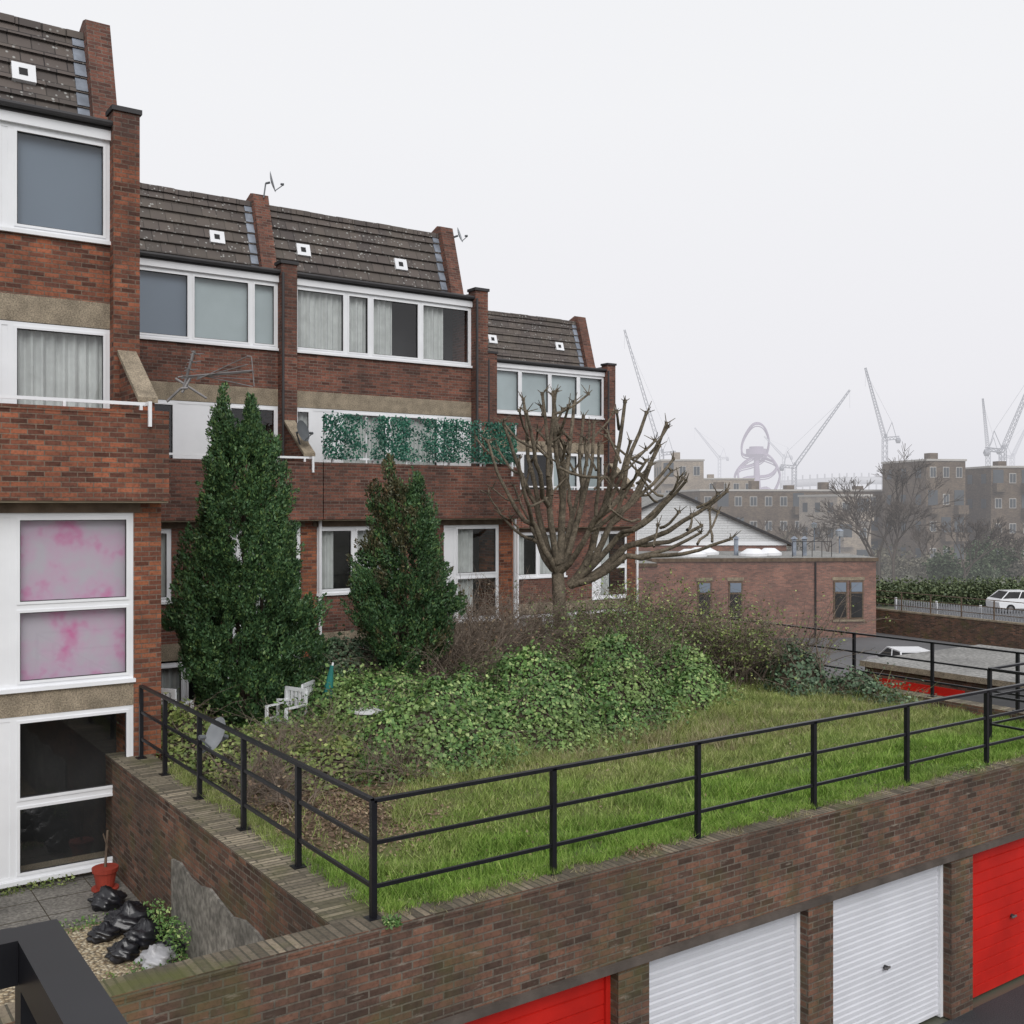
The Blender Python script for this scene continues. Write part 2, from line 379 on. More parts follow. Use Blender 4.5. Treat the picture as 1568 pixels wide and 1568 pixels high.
# ------------------------------------------------------------ windows & houses
def window(fr,gl,cu,x0,x1,z0,z1,y,splits,contents,transom=None):
    fw_=.065
    def bar(a,b,c,d,yy=0,dep=.06): fr.box(a,b,y-.03+yy,y-.03+yy+dep,c,d,'white')
    bar(x0,x0+fw_,z0,z1); bar(x1-fw_,x1,z0,z1); bar(x0+fw_,x1-fw_,z1-fw_,z1); bar(x0+fw_,x1-fw_,z0,z0+fw_)
    fr.box(x0-.02,x1+.02,y-.10,y-.032,z0-.045,z0+.012,'white')
    xs=[x0+fw_]+list(splits)+[x1-fw_]
    for s in splits: bar(s-.045,s+.045,z0+fw_,z1-fw_)
    for i in range(len(xs)-1):
        a=xs[i]+(.045 if i else 0); b=xs[i+1]-(.045 if i<len(xs)-2 else 0)
        c=contents[i%len(contents)]
        if c=='solid':
            fr.box(a,b,y-.02,y+.01,z0+fw_,z1-fw_,'white'); continue
        tr=transom if transom and c!='door' else None
        cells=[(z0+fw_,z1-fw_)] if not tr else [(z0+fw_,tr-.04),(tr+.04,z1-fw_)]
        if tr: bar(a,b,tr-.04,tr+.04)
        for (q0,q1) in cells:
            iw=.04
            for (e0,e1,g0,g1) in ((a,a+iw,q0,q1),(b-iw,b,q0,q1),(a+iw,b-iw,q0,q0+iw),(a+iw,b-iw,q1-iw,q1)):
                fr.box(e0,e1,y-.045,y+.02,g0,g1,'white')
            for (e0,e1,g0,g1) in ((a+iw,a+iw+.012,q0+iw,q1-iw),(b-iw-.012,b-iw,q0+iw,q1-iw),(a+iw+.012,b-iw-.012,q0+iw,q0+iw+.012),(a+iw+.012,b-iw-.012,q1-iw-.012,q1-iw)):
                fr.box(e0,e1,y-.022,y-.004,g0,g1,'gutter')
            tl=random.uniform(-.006,.006)
            gl.face([(a+iw,y+.005,q0+iw),(b-iw,y+.005+tl,q0+iw),(b-iw,y+.005+tl,q1-iw),(a+iw,y+.005,q1-iw)],'glass')
        zb,zt=z0+fw_,z1-fw_
        if c=='door': fr.box(a+.04,b-.04,y-.02,y+.004,zb+.04,zb+(zt-zb)*.45,'white')
        if c in('blind','blindw','pink'):
            ly=y+.12
            cu.face([(a,ly,zb),(b,ly,zb),(b,ly,zt),(a,ly,zt)],c)
        if c in('net','half','halfr'):
            ca,cb=a,b
            if c=='half': cb=a+(b-a)*.5
            if c=='halfr': ca=a+(b-a)*.55
            n=max(6,int((cb-ca)/.03)); ph=random.random()*6
            pts=[(ca+(cb-ca)*j/n, y+.15+.035*math.sin(ph+j*1.15)+.02*math.sin(j*.37)) for j in range(n+1)]
            for j in range(n):
                p,q=pts[j],pts[j+1]; cu.face([(p[0],p[1],zb),(q[0],q[1],zb),(q[0],q[1],zt),(p[0],p[1],zt)],'net')

def dish(name,loc,facing,r=.3,mat_='dish',mount=None):
    e=empty(name,loc); mb=MB(); L=Vector(loc); f=Vector(facing).normalized(); a=f.orthogonal().normalized(); b=f.cross(a)
    R=5;Nn=20;P=[[L+(a*math.cos(6.2832*i/Nn)+b*math.sin(6.2832*i/Nn)*1.08)*r*k/R+f*(.22*r*(k/R)**2) for i in range(Nn)] for k in range(R+1)]
    for k in range(R):
        for i in range(Nn):
            j=(i+1)%Nn
            mb.face([P[k][i],P[k][j],P[k+1][j],P[k+1][i]],mat_)
    mb.build('reflector',e,True)
    m2=MB(); dn=Vector((0,0,-1)); tip=L+f*r*1.3+dn*r*.5
    m2.tube(L+dn*r*.95+f*.1,tip,.012,.012,'dishd'); m2.tube(tip,tip-f*.09+Vector((0,0,.03)),.035,.03,'dishd')
    mt=Vector(mount) if mount else L-f*.15+dn*.5
    m2.tube(L-f*.02,L-f*.14,.03,.03,'dishd'); m2.tube(L-f*.14,mt,.02,.02,'dishd')
    m2.build('arm_and_bracket',e)
    return e

def house(xl,xr,Y0,dz,cfg,first=False,last=False,bm='brickB'):
    e=empty('terraced_house',((xl+xr)/2,Y0,0))
    Z=lambda z:z+dz
    Yl=Y0-1.4; h=.21; g=1.62+dz
    W=MB();R=MB();F=MB();G=MB();C=MB();D=MB()
    a,b=xl+h,xr-h
    Ye,Yr=Y0+1.25,Y0+1.9; ze,zr=13.5,15.55
    def party(x):
        W.box(x-h,x+h,Yl,Y0+9,g-1.2,Z(7.2),'brickP')
        W.box(x-h,x+h,Y0-.22,Y0+9,Z(7.2),Z(13.2),bm)
        W.prism_x([(Y0-.22,Z(13.2)),(Y0+9,Z(13.2)),(Y0+9,Z(14.2)),(Yr+.5,Z(zr+.12)),(Yr-.02,Z(zr+.30)),(Yr-.22,Z(zr+.25)),(Ye-.2,Z(13.72)),(Ye-.35,Z(13.50)),(Y0+.16,Z(13.50)),(Y0+.14,Z(13.60)),(Y0-.22,Z(13.60))],x-h,x+h,'brickB')
        W.box(x-h-.03,x+h+.03,Y0-.26,Y0+.17,Z(13.602),Z(13.68),'gutter')
        W.box(x-h-.02,x+h+.02,Y0+.172,Ye-.33,Z(13.502),Z(13.55),'gutter')
        W.prism_x([(Yl+.02,Z(7.3)),(Y0-.22,Z(7.3)),(Y0-.22,Z(9.62)),(Yl+.02,Z(8.78))],x-.115,x+.115,bm)
        W.prism_x([(Yl-.04,Z(8.75)),(Y0-.221,Z(9.625)),(Y0-.221,Z(9.70)),(Yl-.04,Z(8.83))],x-.15,x+.15,'conc')
    party(xr)
    if first: party(xl)
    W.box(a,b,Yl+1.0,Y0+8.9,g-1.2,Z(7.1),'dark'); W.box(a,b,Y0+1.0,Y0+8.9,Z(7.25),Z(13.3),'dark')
    W.box(a,b,Yl+.1,Yl+1.0,g-1.2,g,'conc')
    W.box(a-.0,b,Yl+.0,Yl+1.0,Z(4.1),Z(4.48),'conc')
    if cfg['low']=='full':
        window(F,G,C,a+.0,b,g+.1,Z(4.1),Yl+.04,cfg['s0'],cfg['c0'],Z(2.83))
        window(F,G,C,a+.0,b,Z(4.5),Z(7.05),Yl+.04,cfg['s1'],cfg['c1'],Z(5.68))
    else:
        m1=a+2.3; m2=b-1.75
        W.box(a,m2,Yl+.0,Yl+.2,Z(4.482),Z(5.36),bm); W.box(m1,m2,Yl+.0,Yl+.2,Z(5.362),Z(7.05),bm)
        window(F,G,C,a,m1,Z(5.42),Z(7.05),Yl+.05,[a+1.0],['half','net'])
        window(F,G,C,m2,b,Z(4.5),Z(7.05),Yl+.05,[m2+.35],['solid','half'],Z(5.7))
        window(F,G,C,a,b,g+.1,Z(4.05),Yl+.05,[a+1.3,a+2.6,m2],['half','net','none','door'],None)
    W.box(a-.1,b+.1,Yl-.02,Yl+.14,Z(7.052),Z(7.195),'timber')
    xe=xr+h+.02; xs=xl+h if not first else xl-h
    W.box(xs,xe,Yl-.3,Y0+1,Z(7.2),Z(7.36),'soffit')
    pb='brickA' if cfg.get('pier') else bm
    W.box(xs,xe,Yl-.34,Yl-.1,Z(7.2)+.03,Z(8.53),pb)
    W.box(xs,xe,Yl-.35,Yl-.09,Z(8.53),Z(8.60),pb)
    if last: W.box(xr-.03,xe-.003,Yl-.1,Y0-.25,Z(7.36),Z(8.53),bm)
    D.box(xs+.05,xe-.3,Yl-.24,Yl-.2,Z(8.68),Z(8.73),'white')
    xx=xs+.3
    while xx<xe-.2:
        D.box(xx-.02,xx+.02,Yl-.25,Yl-.19,Z(8.6),Z(8.68),'white'); xx+=1.1
    D.box(xe-.34,xe-.29,Yl-.45,Yl-.19,Z(8.67),Z(8.73),'white'); D.box(xe-.34,xe-.29,Yl-.45,Yl-.41,Z(8.35),Z(8.67),'white')
    window(F,G,C,a,b,Z(7.5),Z(10.05),Y0+.04,cfg['s2'],cfg['c2'],None)
    W.box(a,b,Y0,Y0+1,Z(7.36),Z(7.48),'conc')
    W.box(a,b,Y0-.0,Y0+1,Z(10.06),Z(10.48),'conc')
    W.box(a,b,Y0+.01,Y0+.25,Z(10.48),Z(11.43),bm)
    window(F,G,C,a,b,Z(11.48),Z(13.15),Y0+.04,cfg['s3'],cfg['c3'],None)
    F.box(a,b,Y0-.06,Y0+.3,Z(13.15),Z(13.31),'white')
    W.box(a,b,Y0-.08,Ye+.3,Z(13.312),Z(13.44),'gutter')
    n=7; y0,z0,y1,z1=Ye,Z(ze),Yr,Z(zr)
    dy,dzz=(y1-y0)/n,(z1-z0)/n; L=math.hypot(dy,dzz); ny,nz=-dzz/L,dy/L
    for i in range(n):
        ya,za=y0+dy*i,z0+dzz*i; yb,zb=ya+dy*1.06,za+dzz*1.06
        R.prism_x([(ya,za),(ya+ny*.075,za+nz*.075),(yb+ny*.012,zb+nz*.012),(yb,zb)],a,b,'tile')
    R.prism_x([(y0+.02,z0-.1),(y0+.02,z0),(y1,z1-.02),(y1+.5,z1-.02),(Y0+9,Z(13.9)),(Y0+9,Z(13.4))],a,b,'dark','tile')
    xx=a
    while xx<b-.02:
        x2=min(xx+.42,b); o=random.uniform(-.012,.012); R.prism_x([(y1-.12,z1-.08+o),(y1-.10,z1+.05+o),(y1+.05,z1+.10+o),(y1+.25,z1+.04+o),(y1+.25,z1-.05)],xx+.006,x2-.006,'tile'); xx=x2
    for i in range(n):
        ya,za=y0+dy*(i+.1),z0+dzz*(i+.1)
        for (p,q) in ((b-.2,b-.002),(a+.002,a+.07)):
            R.prism_x([(ya+ny*.06,za+nz*.06),(ya+ny*.09,za+nz*.09),(ya+dy*.93+ny*.05,za+dzz*.93+nz*.05),(ya+dy*.93+ny*.02,za+dzz*.93+nz*.02)],p,q,'lead')
    for vx in cfg.get('vents',[xl+.9,xl+3.8]):
        t=cfg.get('vt',.45); yc,zc=y0+(y1-y0)*t,z0+(z1-z0)*t
        def sl(u0,u1,x0,x1,o0,o1,k):
            p=lambda u,o:(yc+dy/L*u+ny*o,zc+dzz/L*u+nz*o)
            R.prism_x([p(u0,o0),p(u0,o1),p(u1,o1),p(u1,o0)],x0,x1,k)
        sl(-.17,.17,vx-.19,vx+.19,.0,.10,'white'); sl(-.07,.07,vx-.08,vx+.06,.10,.105,'dark')
    D.tube((a-.05,Y0-.14,Z(13.40)),(b+.05,Y0-.14,Z(13.40)),.055,.055,'gutter')
    if not cfg.get('pier'):
        D.tube((b+.03,Y0-.26,Z(13.36)),(b+.03,Y0-.26,Z(7.4)),.036,.036,'gutter')
        D.tube((xr+h+.06,Yl-.05,Z(7.2)),(xr+h+.06,Yl-.05,g),.045,.045,'white')
    W.build('walls',e); R.build('roof',e); F.build('window_frames',e); G.build('window_glass',e); C.build('curtains',e); D.build('gutters_and_rail',e)
    return e
A0=dict(low='full',pier=True,s0=[-.2,1.2,2.2,2.80],c0=['net','none','door','solid','none'],s1=[-.2,1.2,2.2,2.80],c1=['net','none','door','solid','pink'],
        s2=[.5,1.8,2.82,3.0],c2=['net','none','door','solid','net'],s3=[.6,1.9,2.82,3.0],c3=['blind','blind','net','solid','blind'],vents=[-.2,3.45],vt=.50)
house(-1.05,4.7,18.0,0,A0,first=True,last=True,bm='brickA')
A1=dict(low='part',s2=[6.2,7.0,7.75,9.0],c2=['net','none','none','solid','none'],s3=[6.6,8.1,9.6],c3=['blind','blind','blindw','blindw'],vents=[5.6,9.25])
house(4.7,10.5,25.0,-.4,A1,first=True)
A2=dict(low='part',s2=[11.2,12.0,13.4,15.0],c2=['net','solid','net','net','solid'],s3=[12.17,12.88,14.4],c3=['net','net','half','half'],vents=[11.62,14.6])
house(10.5,16.25,25.0,-.4,A2,last=True)
A3=dict(low='part',s2=[17.5,19,20.2],c2=['net'],s3=[17.5,19,20.2],c3=['net'],vents=[17,20])
house(16.0,21.5,32.3,-.85,A3,first=True)
A4=dict(low='part',s2=[23,24.4,25.7],c2=['blindw','none','blindw','blindw'],s3=[22.9,24.3,25.7],c3=['blindw','blindw','blindw','blindw'],vents=[22.65,25.9])
house(21.5,27.2,32.3,-.85,A4,last=True)
dish('satellite_dish',(10.75,26.6,15.75),(.85,-.45,.25),.27,'dish',(10.55,26.6,15.3))
dish('satellite_dish',(16.62,26.6,15.2),(.7,-.65,.3),.22,'dish',(16.4,26.7,14.9))
dish('satellite_dish',(10.35,23.7,8.95),(.5,-.75,.2),.25,'dishd',(10.45,23.9,8.5))

# balcony leaf screen
e=empty('balcony_leaf_screen',(13.5,23.2,8.5)); n=12500
P=np.stack([rng.uniform(10.68,16.35,n),23.22+rng.normal(0,.03,n),rng.uniform(8.30,9.36,n)+rng.normal(0,.03,n)],1)
dens=np.sin(P[:,0]*4.1)*.8+np.sin(P[:,0]*9.3+1)*.5+np.sin(P[:,2]*11+P[:,0]*6)*.5+rng.normal(0,.8,n)+(P[:,0]-13.5)*.22; P=P[dens>-.4]
Nn=norm(np.stack([rng.normal(0,.5,len(P)),-np.ones(len(P)),rng.normal(0,.5,len(P))],1))
V,F=leaves(P,Nn,rng.uniform(.04,.08,len(P)),.75); npmesh('leaves',V,F,[M['fgreen']],parent=e)
mb=MB(); mb.box(10.7,16.4,23.27,23.29,8.28,8.33,'white')
for x in np.arange(10.75,16.5,1.12): mb.box(x-.02,x+.02,23.26,23.3,8.2,9.34,'white')
for x in np.arange(10.8,16.4,.12): mb.box(x-.003,x+.003,23.25,23.256,8.33,9.3,'fgreen')
mb.build('frame',e)

# tv antenna
e=empty('tv_antenna',(4.85,15.9,8.7)); mb=MB(); c='metal'
ctr=Vector((5.12,15.85,9.08)); R_=Vector(rt); F_=Vector(fw); U_=Vector(up)
mb.tube((4.80,15.95,8.72),(4.98,15.86,8.92),.02,None,c); mb.tube((4.98,15.86,8.92),(5.08,15.82,8.93),.02,None,c)
mb.tube((5.0,15.86,8.86),ctr,.022,None,c)
mb.tube(ctr-R_*.1-U_*.15,ctr+R_*.06+U_*.42,.022,None,c); mb.tube(ctr-R_*.22,ctr+R_*.25-U_*.3,.018,None,c)
mb.tube(ctr-R_*.18+U_*.02,ctr+R_*.95+U_*.12,.015,None,c)
for k in range(5):
    mb.tube(ctr+R_*.1+U_*(.02*k-.02),ctr+R_*(.9)+U_*(.30-.10*k)+F_*(.1*k-.2),.008,None,c,5)
mb.tube(ctr+R_*.93+U_*.33,ctr+R_*.97-U_*.12,.009,None,c,5); mb.tube(ctr+R_*.86+U_*.34,ctr+R_*.93+U_*.33,.009,None,c,5)
for k in range(4):
    q=ctr+R_*(-.05+.045*k)+U_*(.02+.12*k); mb.tube(q-F_*.22,q+F_*.22,.008,None,c,5); mb.tube(q-R_*.08-U_*.02,q+R_*.12,.008,None,c,5)
mb.build('elements',e)

# ------------------------------------------------------------ ground
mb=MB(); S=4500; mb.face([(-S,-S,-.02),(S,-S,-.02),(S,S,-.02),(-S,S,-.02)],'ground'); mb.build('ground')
mb=MB(); mb.face([(-30,-20,0),(24,-20,0),(24,8.54,0),(-30,8.54,0)],'asphalt'); mb.face([(24,-20,0),(140,-20,0),(140,44,0),(24,44,0)],'asphaltf'); mb.build('forecourt_road')
mb=MB(); mb.box(-10,4.5,14.7,17.6,.2,1.6,'conc','paving')
for i,y in enumerate((15.3,15.95,16.5)): mb.box(-10,4.1,y,y+.012,1.6,1.603,'soil')
for x in np.arange(-3,4.1,.75): mb.box(x,x+.012,14.7,16.6,1.6,1.603,'soil')
mb.build('patio')
mb=MB(); mb.box(-10,4.5,8.8,14.7,.2,1.57,'conc','gravel'); mb.build('gravel_yard')
mb=MB(); mb.box(4.7,19.4,20.9,24.6,-.01,1.15,'conc','paving'); mb.box(16.6,30,24.6,32.0,-.01,.75,'conc','paving'); mb.build('rear_yard')

def gz(x,y): return 3.14+.05*np.sin(x*.9)+.04*np.sin(y*1.3+x*.5)+.02*np.sin(x*3.1+y*2.2)
def hump(x,y,G):
    h=np.zeros_like(x)
    for (cx,cy,hh,rx,ry) in G: h=np.maximum(h,hh*np.exp(-(((x-cx)/rx)**2+((y-cy)/ry)**2)**1.3))
    return h
nx,ny=120,100; X,Y=np.meshgrid(np.linspace(4.6,19.3,nx),np.linspace(8.75,21,ny)); Zg=gz(X,Y)
V=np.stack([X,Y,Zg],-1).reshape(-1,3)
i,j=np.meshgrid(np.arange(nx-1),np.arange(ny-1)); k=(j*nx+i).ravel(); Fg=np.stack([k,k+1,k+1+nx,k+nx],1)
npmesh('lawn',V,Fg,[M['lawn']],smooth=True)
IV=[(8.3,14.3,.80,1.2,1.0),(9.4,15.3,1.0,1.2,1.2),(10.9,14.7,.85,1.0,1.0),(11.6,15.9,1.2,1.0,1.2),(13.1,15.4,.9,1.0,1.0),(13.9,16.6,1.3,.9,1.2),(15.5,16.2,.95,.8,1.0),(16.3,17.6,1.05,1.0,1.2),(12.4,17.8,.9,2.2,1.6),(9,17.4,.75,1.8,1.5),(14.9,15.2,.5,.7,.6),(12.1,14.4,.5,.6,.6)]
IV2=[(6.7,14.6,.5,.9,.8),(5.9,15.6,.55,.8,1.0),(5.4,17.2,.7,.7,1.3),(7.2,16.0,.4,1.0,.8)]
IV3=[(18.1,15.1,1.0,.55,.6),(18.6,13.9,.40,.5,1.1),(19.0,16.4,.8,.5,.8)]
IV4=[(9.3,19.3,1.25,1.0,.8),(10.4,19.8,1.1,.9,.8),(8.1,20.3,.7,1,.6)]
allh=lambda x,y: np.maximum.reduce([hump(x,y,g) for g in (IV,IV2,IV3,IV4)])
n=230000
u=rng.random(n); bx=4.75+14.4*rng.random(n); by=8.9+8.6*u**1.3
edge=allh(bx,by); keep=(edge<.30)
lit=(by>11.3+.4*np.sin(bx*3))&(bx<6.9+.5*np.sin(by*2)); keep&=~(lit&(rng.random(n)>.10))
bald=(np.sin(bx*3.7+np.sin(by*2.9)*2)*np.sin(by*4.3+bx)>.62); keep&=~(bald&(rng.random(n)>.35))
bx,by,edge=bx[keep],by[keep],edge[keep]; n=len(bx); bz=gz(bx,by)
hgt=(.03+.055*rng.random(n))*(1+1.0*np.sin(bx*2.3+np.sin(by*1.9)*2)**2); hgt*=np.where((by<9.15),1.5,1); hgt*=1+2.4*np.clip(edge*4,0,1)*rng.random(n); hgt*=np.where(rng.random(n)<.03,2.0,1)
ang=rng.random(n)*6.283; lean=rng.normal(0,.55,(n,2))*hgt[:,None]; wd=.0075
B=np.stack([bx,by,bz-.01],1); D=np.stack([np.cos(ang)*wd,np.sin(ang)*wd,np.zeros(n)],1)
T=B+np.stack([lean[:,0],lean[:,1],hgt],1)
V=np.stack([B-D,B+D,T],1).reshape(-1,3); npmesh('grass',V,np.arange(3*n).reshape(n,3),[M['grass']])
n=9000; px=rng.uniform(4.75,7.4,n); py=rng.uniform(10.8,14.6,n); k=rng.random(n)<np.clip((py-10.8)*.8,0,1)*np.clip((7.4-px),0,1); px,py=px[k],py[k]
px=np.concatenate([px,rng.uniform(4.8,18,700)]); py=np.concatenate([py,rng.uniform(9,13.5,700)])
P=np.stack([px,py,gz(px,py)+.03],1); Nn=norm(np.stack([rng.normal(0,.4,len(P)),rng.normal(0,.4,len(P)),np.ones(len(P))],1))
V,F=leaves(P,Nn,rng.uniform(.03,.07,len(P)),.6); npmesh('leaf_litter',V,F,[M['litter']])
def tuft(name,x0,x1,y0,y1,z,ncl,per,h,k='grass'):
    cx=rng.uniform(x0,x1,ncl); cy=rng.uniform(y0,y1,ncl); n=ncl*per
    bx=np.repeat(cx,per)+rng.normal(0,.04,n); by=np.repeat(cy,per)+rng.normal(0,.03,n); a=rng.random(n)*6.283
    B=np.stack([bx,by,np.full(n,z)],1); D=np.stack([np.cos(a)*.005,np.sin(a)*.005,0*a],1); hh=h*rng.uniform(.4,1.2,n)
    T=B+np.stack([rng.normal(0,.5,n)*hh,rng.normal(0,.5,n)*hh,hh],1); V=np.stack([B-D,B+D,T],1).reshape(-1,3)
    return npmesh(name,V,np.arange(3*n).reshape(n,3),[M[k]])
tuft('wall_edge_grass',4.7,19.1,8.76,8.93,3.30,560,24,.10); tuft('wall_edge_grass',4.60,4.85,9,15.5,3.29,220,22,.11); tuft('dry_grass_tufts',7,18.8,12.2,14.2,3.1,420,16,.26,'dry')
tuft('wall_edge_grass',4.7,19.1,8.58,8.85,3.315,200,10,.05,'dry')

def ivy(name,G,bounds,n,mat_,size=(.05,.10),twig=0,thick=.10,lumpy=1.0):
    x0,x1,y0,y1=bounds; px=rng.uniform(x0,x1,n); py=rng.uniform(y0,y1,n); h=hump(px,py,G)
    k=h>.03+.24*rng.random(n)**1.5; px,py,h=px[k],py[k],h[k]
    lf=lambda x,y: lumpy*(.14*np.sin(x*3.3+np.sin(y*2.7)*1.5)*np.sin(y*3.9+x)+.10*np.sin(x*6.1+y*2+1)*np.sin(y*7-x*2.3)+.05*np.sin(x*13+y*9))
    e_=.03; H=lambda x,y:hump(x,y,G)+lf(x,y)*np.minimum(1,hump(x,y,G)*2)
    h0=H(px,py); gx=(H(px+e_,py)-h0)/e_; gy=(H(px,py+e_)-h0)/e_
    spr=np.where(rng.random(len(px))<.07,rng.random(len(px))*.26,0)
    hz=gz(px,py)+h0+rng.normal(0,thick*.4,len(px))-abs(rng.normal(0,thick*.5,len(px)))+spr
    nn=norm(np.stack([-gx*.8,-gy*.8,np.ones(len(px))],1)+rng.normal(0,.55,(len(px),3)))
    P=np.stack([px,py,hz],1)
    V,F=leaves(P,nn,rng.uniform(*size,len(P))*np.where(rng.random(len(P))<.08,1.5,1),.85)
    e=empty(name,(float(np.mean(px)),float(np.mean(py)),3.1)); npmesh('leaves',V,F,[M[mat_]],parent=e)
    a=np.linspace(x0,x1,110); b=np.linspace(y0,y1,110); XX,YY=np.meshgrid(a,b)
    V=np.stack([XX,YY,gz(XX,YY)+H(XX,YY)-.13],-1).reshape(-1,3); i,j=np.meshgrid(np.arange(109),np.arange(109)); k=(j*110+i).ravel()
    npmesh('undergrowth',V,np.stack([k,k+1,k+111,k+110],1),[M['soil']],parent=e,smooth=True)
    if twig:
        s=[];LP=[]
        for _ in range(twig):
            q=random.randrange(len(P)); p=P[q]; d=np.array([random.gauss(0,.6),random.gauss(0,.6),random.uniform(.2,1)])*random.uniform(.15,.6)
            m=p+d*.6; t=p+d+np.array([random.gauss(0,.1),random.gauss(0,.1),-.08]); s+=[(p,m,.006,.004),(m,t,.004,.002)]
            if random.random()<.5: LP+=[m+np.random.normal(0,.03,3),t,p+d*.8]
        V,F=tubes(s,3); npmesh('twigs',V,F,[M['twig']],parent=e)
        if LP:
            LP=np.array(LP); V,F=leaves(LP,norm(rng.normal(size=LP.shape)+up),rng.uniform(.05,.08,len(LP)),.8); npmesh('shoots',V,F,[M[mat_]],parent=e)
np.random.seed(3)
ivy('ivy_bush',IV,(6.6,18.0,12.2,20.2),125000,'ivy',(.035,.085),twig=1000)
ivy('bramble_bush',IV2,(4.75,8.6,12.8,18.9),18000,'ivyy',(.04,.09),twig=300,lumpy=.7)
ivy('ivy_bush',IV3,(17.2,19.6,11.5,18),13000,'bushd',twig=300)
ivy('shrub',IV4,(6.6,11.8,17.8,21),20000,'bushd',(.05,.09),twig=250)
def thicket(name,cs,n,leafm,nl,k_='twig',lz=(.035,.075)):
    e=empty(name,(cs[0][0],cs[0][1],3.1)); s=[];tips=[]
    for _ in range(n):
        cx,cy,rx,ry,hh=random.choice(cs)
        p=np.array([cx+random.gauss(0,rx*.5),cy+random.gauss(0,ry*.5),3.1]); d=np.array([random.gauss(0,.45),random.gauss(0,.45),1.0]); d/=np.linalg.norm(d)
        L=hh*random.uniform(.5,1.05); k=6; r=.012*random.uniform(.6,1.6)
        for q in range(k):
            p2=p+d*L/k; s.append((p,p2,r*(1-q/k)+.003,r*(1-(q+1)/k)+.003)); d=d+np.array([random.gauss(0,.22),random.gauss(0,.22),-.10]); d/=np.linalg.norm(d)
            if q>1:
                for __ in range(2):
                    dd=d+np.array([random.gauss(0,.8),random.gauss(0,.8),random.gauss(0,.5)]); l=random.uniform(.1,.4); s.append((p2,p2+dd*l,.004,.002)); tips.append(p2+dd*l*random.random())
            p=p2
    V,F=tubes(s,3); npmesh('stems',V,F,[M[k_]],parent=e)
    if nl:
        idx=[random.randrange(len(tips)) for _ in range(nl)]; P=np.array([tips[i] for i in idx])+rng.normal(0,.06,(nl,3))
        nn=norm(rng.normal(0,.6,(nl,3))+np.array([0,0,.8])); V,F=leaves(P,nn,rng.uniform(*lz,nl),.7); npmesh('leaves',V,F,[M[leafm]],parent=e)
thicket('bramble_thicket',[(11,18.3,1.2,1,2.0),(12.4,19.2,1.2,1,2.4),(14.0,19.6,1.2,1,2.3)],1150,'litter',3500)
thicket('overgrown_shrub',[(15.6,18.2,1.0,.9,2.1),(17.0,18.8,1.2,1,2.6),(17.6,17.0,.7,.8,2.0)],800,'ivyy',15000,lz=(.04,.085))
thicket('overgrown_shrub',[(15.2,18.8,1.0,.9,2.2),(14.8,17.0,.7,.6,2.0)],280,'ivy',6500)
thicket('bare_shrub',[(18.4,15.2,.6,.6,2.6),(18.9,16.8,.6,.6,2.2)],90,'ivyy',600)
thicket('bare_shrub',[(6.6,15.0,.9,.8,1.0),(5.4,13.6,.4,.8,.6),(7.4,13.6,.4,.5,.6)],200,'litter',500)

# ------------------------------------------------------------ garden walls + garages
e=empty('garden_wall',(10,8.7,0)); mb=MB()
YF=8.55
mb.box(-6,24.5,YF,YF+.28,2.30,3.27,'brickG'); mb.box(-6,24.5,YF-.012,YF+.32,3.27,3.32,'brickG','copX')
mb.box(-6,4.62,YF+.0,YF+.28,0,2.3,'brickG')
mb.box(4.18,4.74,YF+.32,17.0,.3,3.26,'brickG'); mb.box(4.17,4.76,YF+.32,17.0,3.26,3.31,'brickG','copY')
ys=np.linspace(13.6,YF+.3,14); 
for q in range(13):
    za=2.62+.05*math.sin(q*1.9); zb=2.62+.05*math.sin((q+1)*1.9); ya,yb=ys[q],ys[q+1]; X0=4.15
    mb.face([(X0,ya,1.5),(X0,yb,1.5),(X0,yb,zb),(X0,ya,za)],'render'); mb.face([(X0,ya,za),(X0,yb,zb),(4.18,yb,zb),(4.18,ya,za)],'render')
mb.face([(4.15,13.6,1.5),(4.18,13.6,1.5),(4.18,13.6,2.62),(4.15,13.6,2.62)],'render')
mb.box(19.1,19.5,YF+.32,21,0,3.27,'brickG','copY')
mb.build('brick_walls',e)
e=empty('garage_block',(11,9,0)); mb=MB(); dm=MB()
doors=[(4.72,7.32,'red'),(7.76,10.38,'whited'),(10.85,13.40,'whited'),(13.92,16.5,'red'),(16.95,19.55,'whited'),(20.0,22.6,'red')]
px=4.62
for (a,b,c) in doors:
    mb.box(px,a,YF-.03,YF+.3,0,2.27,'brickG'); px=b
    dm.box(a,a+.06,YF+.1,YF+.17,0,2.2,'white' if c!='red' else 'red'); dm.box(b-.06,b,YF+.1,YF+.17,0,2.2,'white' if c!='red' else 'red'); dm.box(a+.06,b-.06,YF+.1,YF+.17,2.14,2.2,'white' if c!='red' else 'red')
    nr=26 if c!='red' else 13; hh=2.12/nr; y=YF+.16; dp=.022
    for r in range(nr):
        z=.02+r*hh; P=[(z,y),(z+hh*.12,y-dp),(z+hh*.7,y-dp),(z+hh,y)] if c!='red' else [(z,y),(z+hh*.06,y-dp),(z+hh*.94,y-dp),(z+hh,y)]
        for q in range(3):
            (z0,y0),(z1,y1)=P[q],P[q+1]; dm.face([(a+.06,y0,z0),(b-.06,y0,z0),(b-.06,y1,z1),(a+.06,y1,z1)],c)
    xm=(a+b)/2; dm.tube((xm,YF+.14,1.0),(xm,YF+.09,1.0),.03,.03,'gutter'); dm.box(xm-.06,xm+.06,YF+.085,YF+.10,.985,1.015,'metal')
mb.box(px,24.5,YF-.03,YF+.3,0,2.27,'brickG')
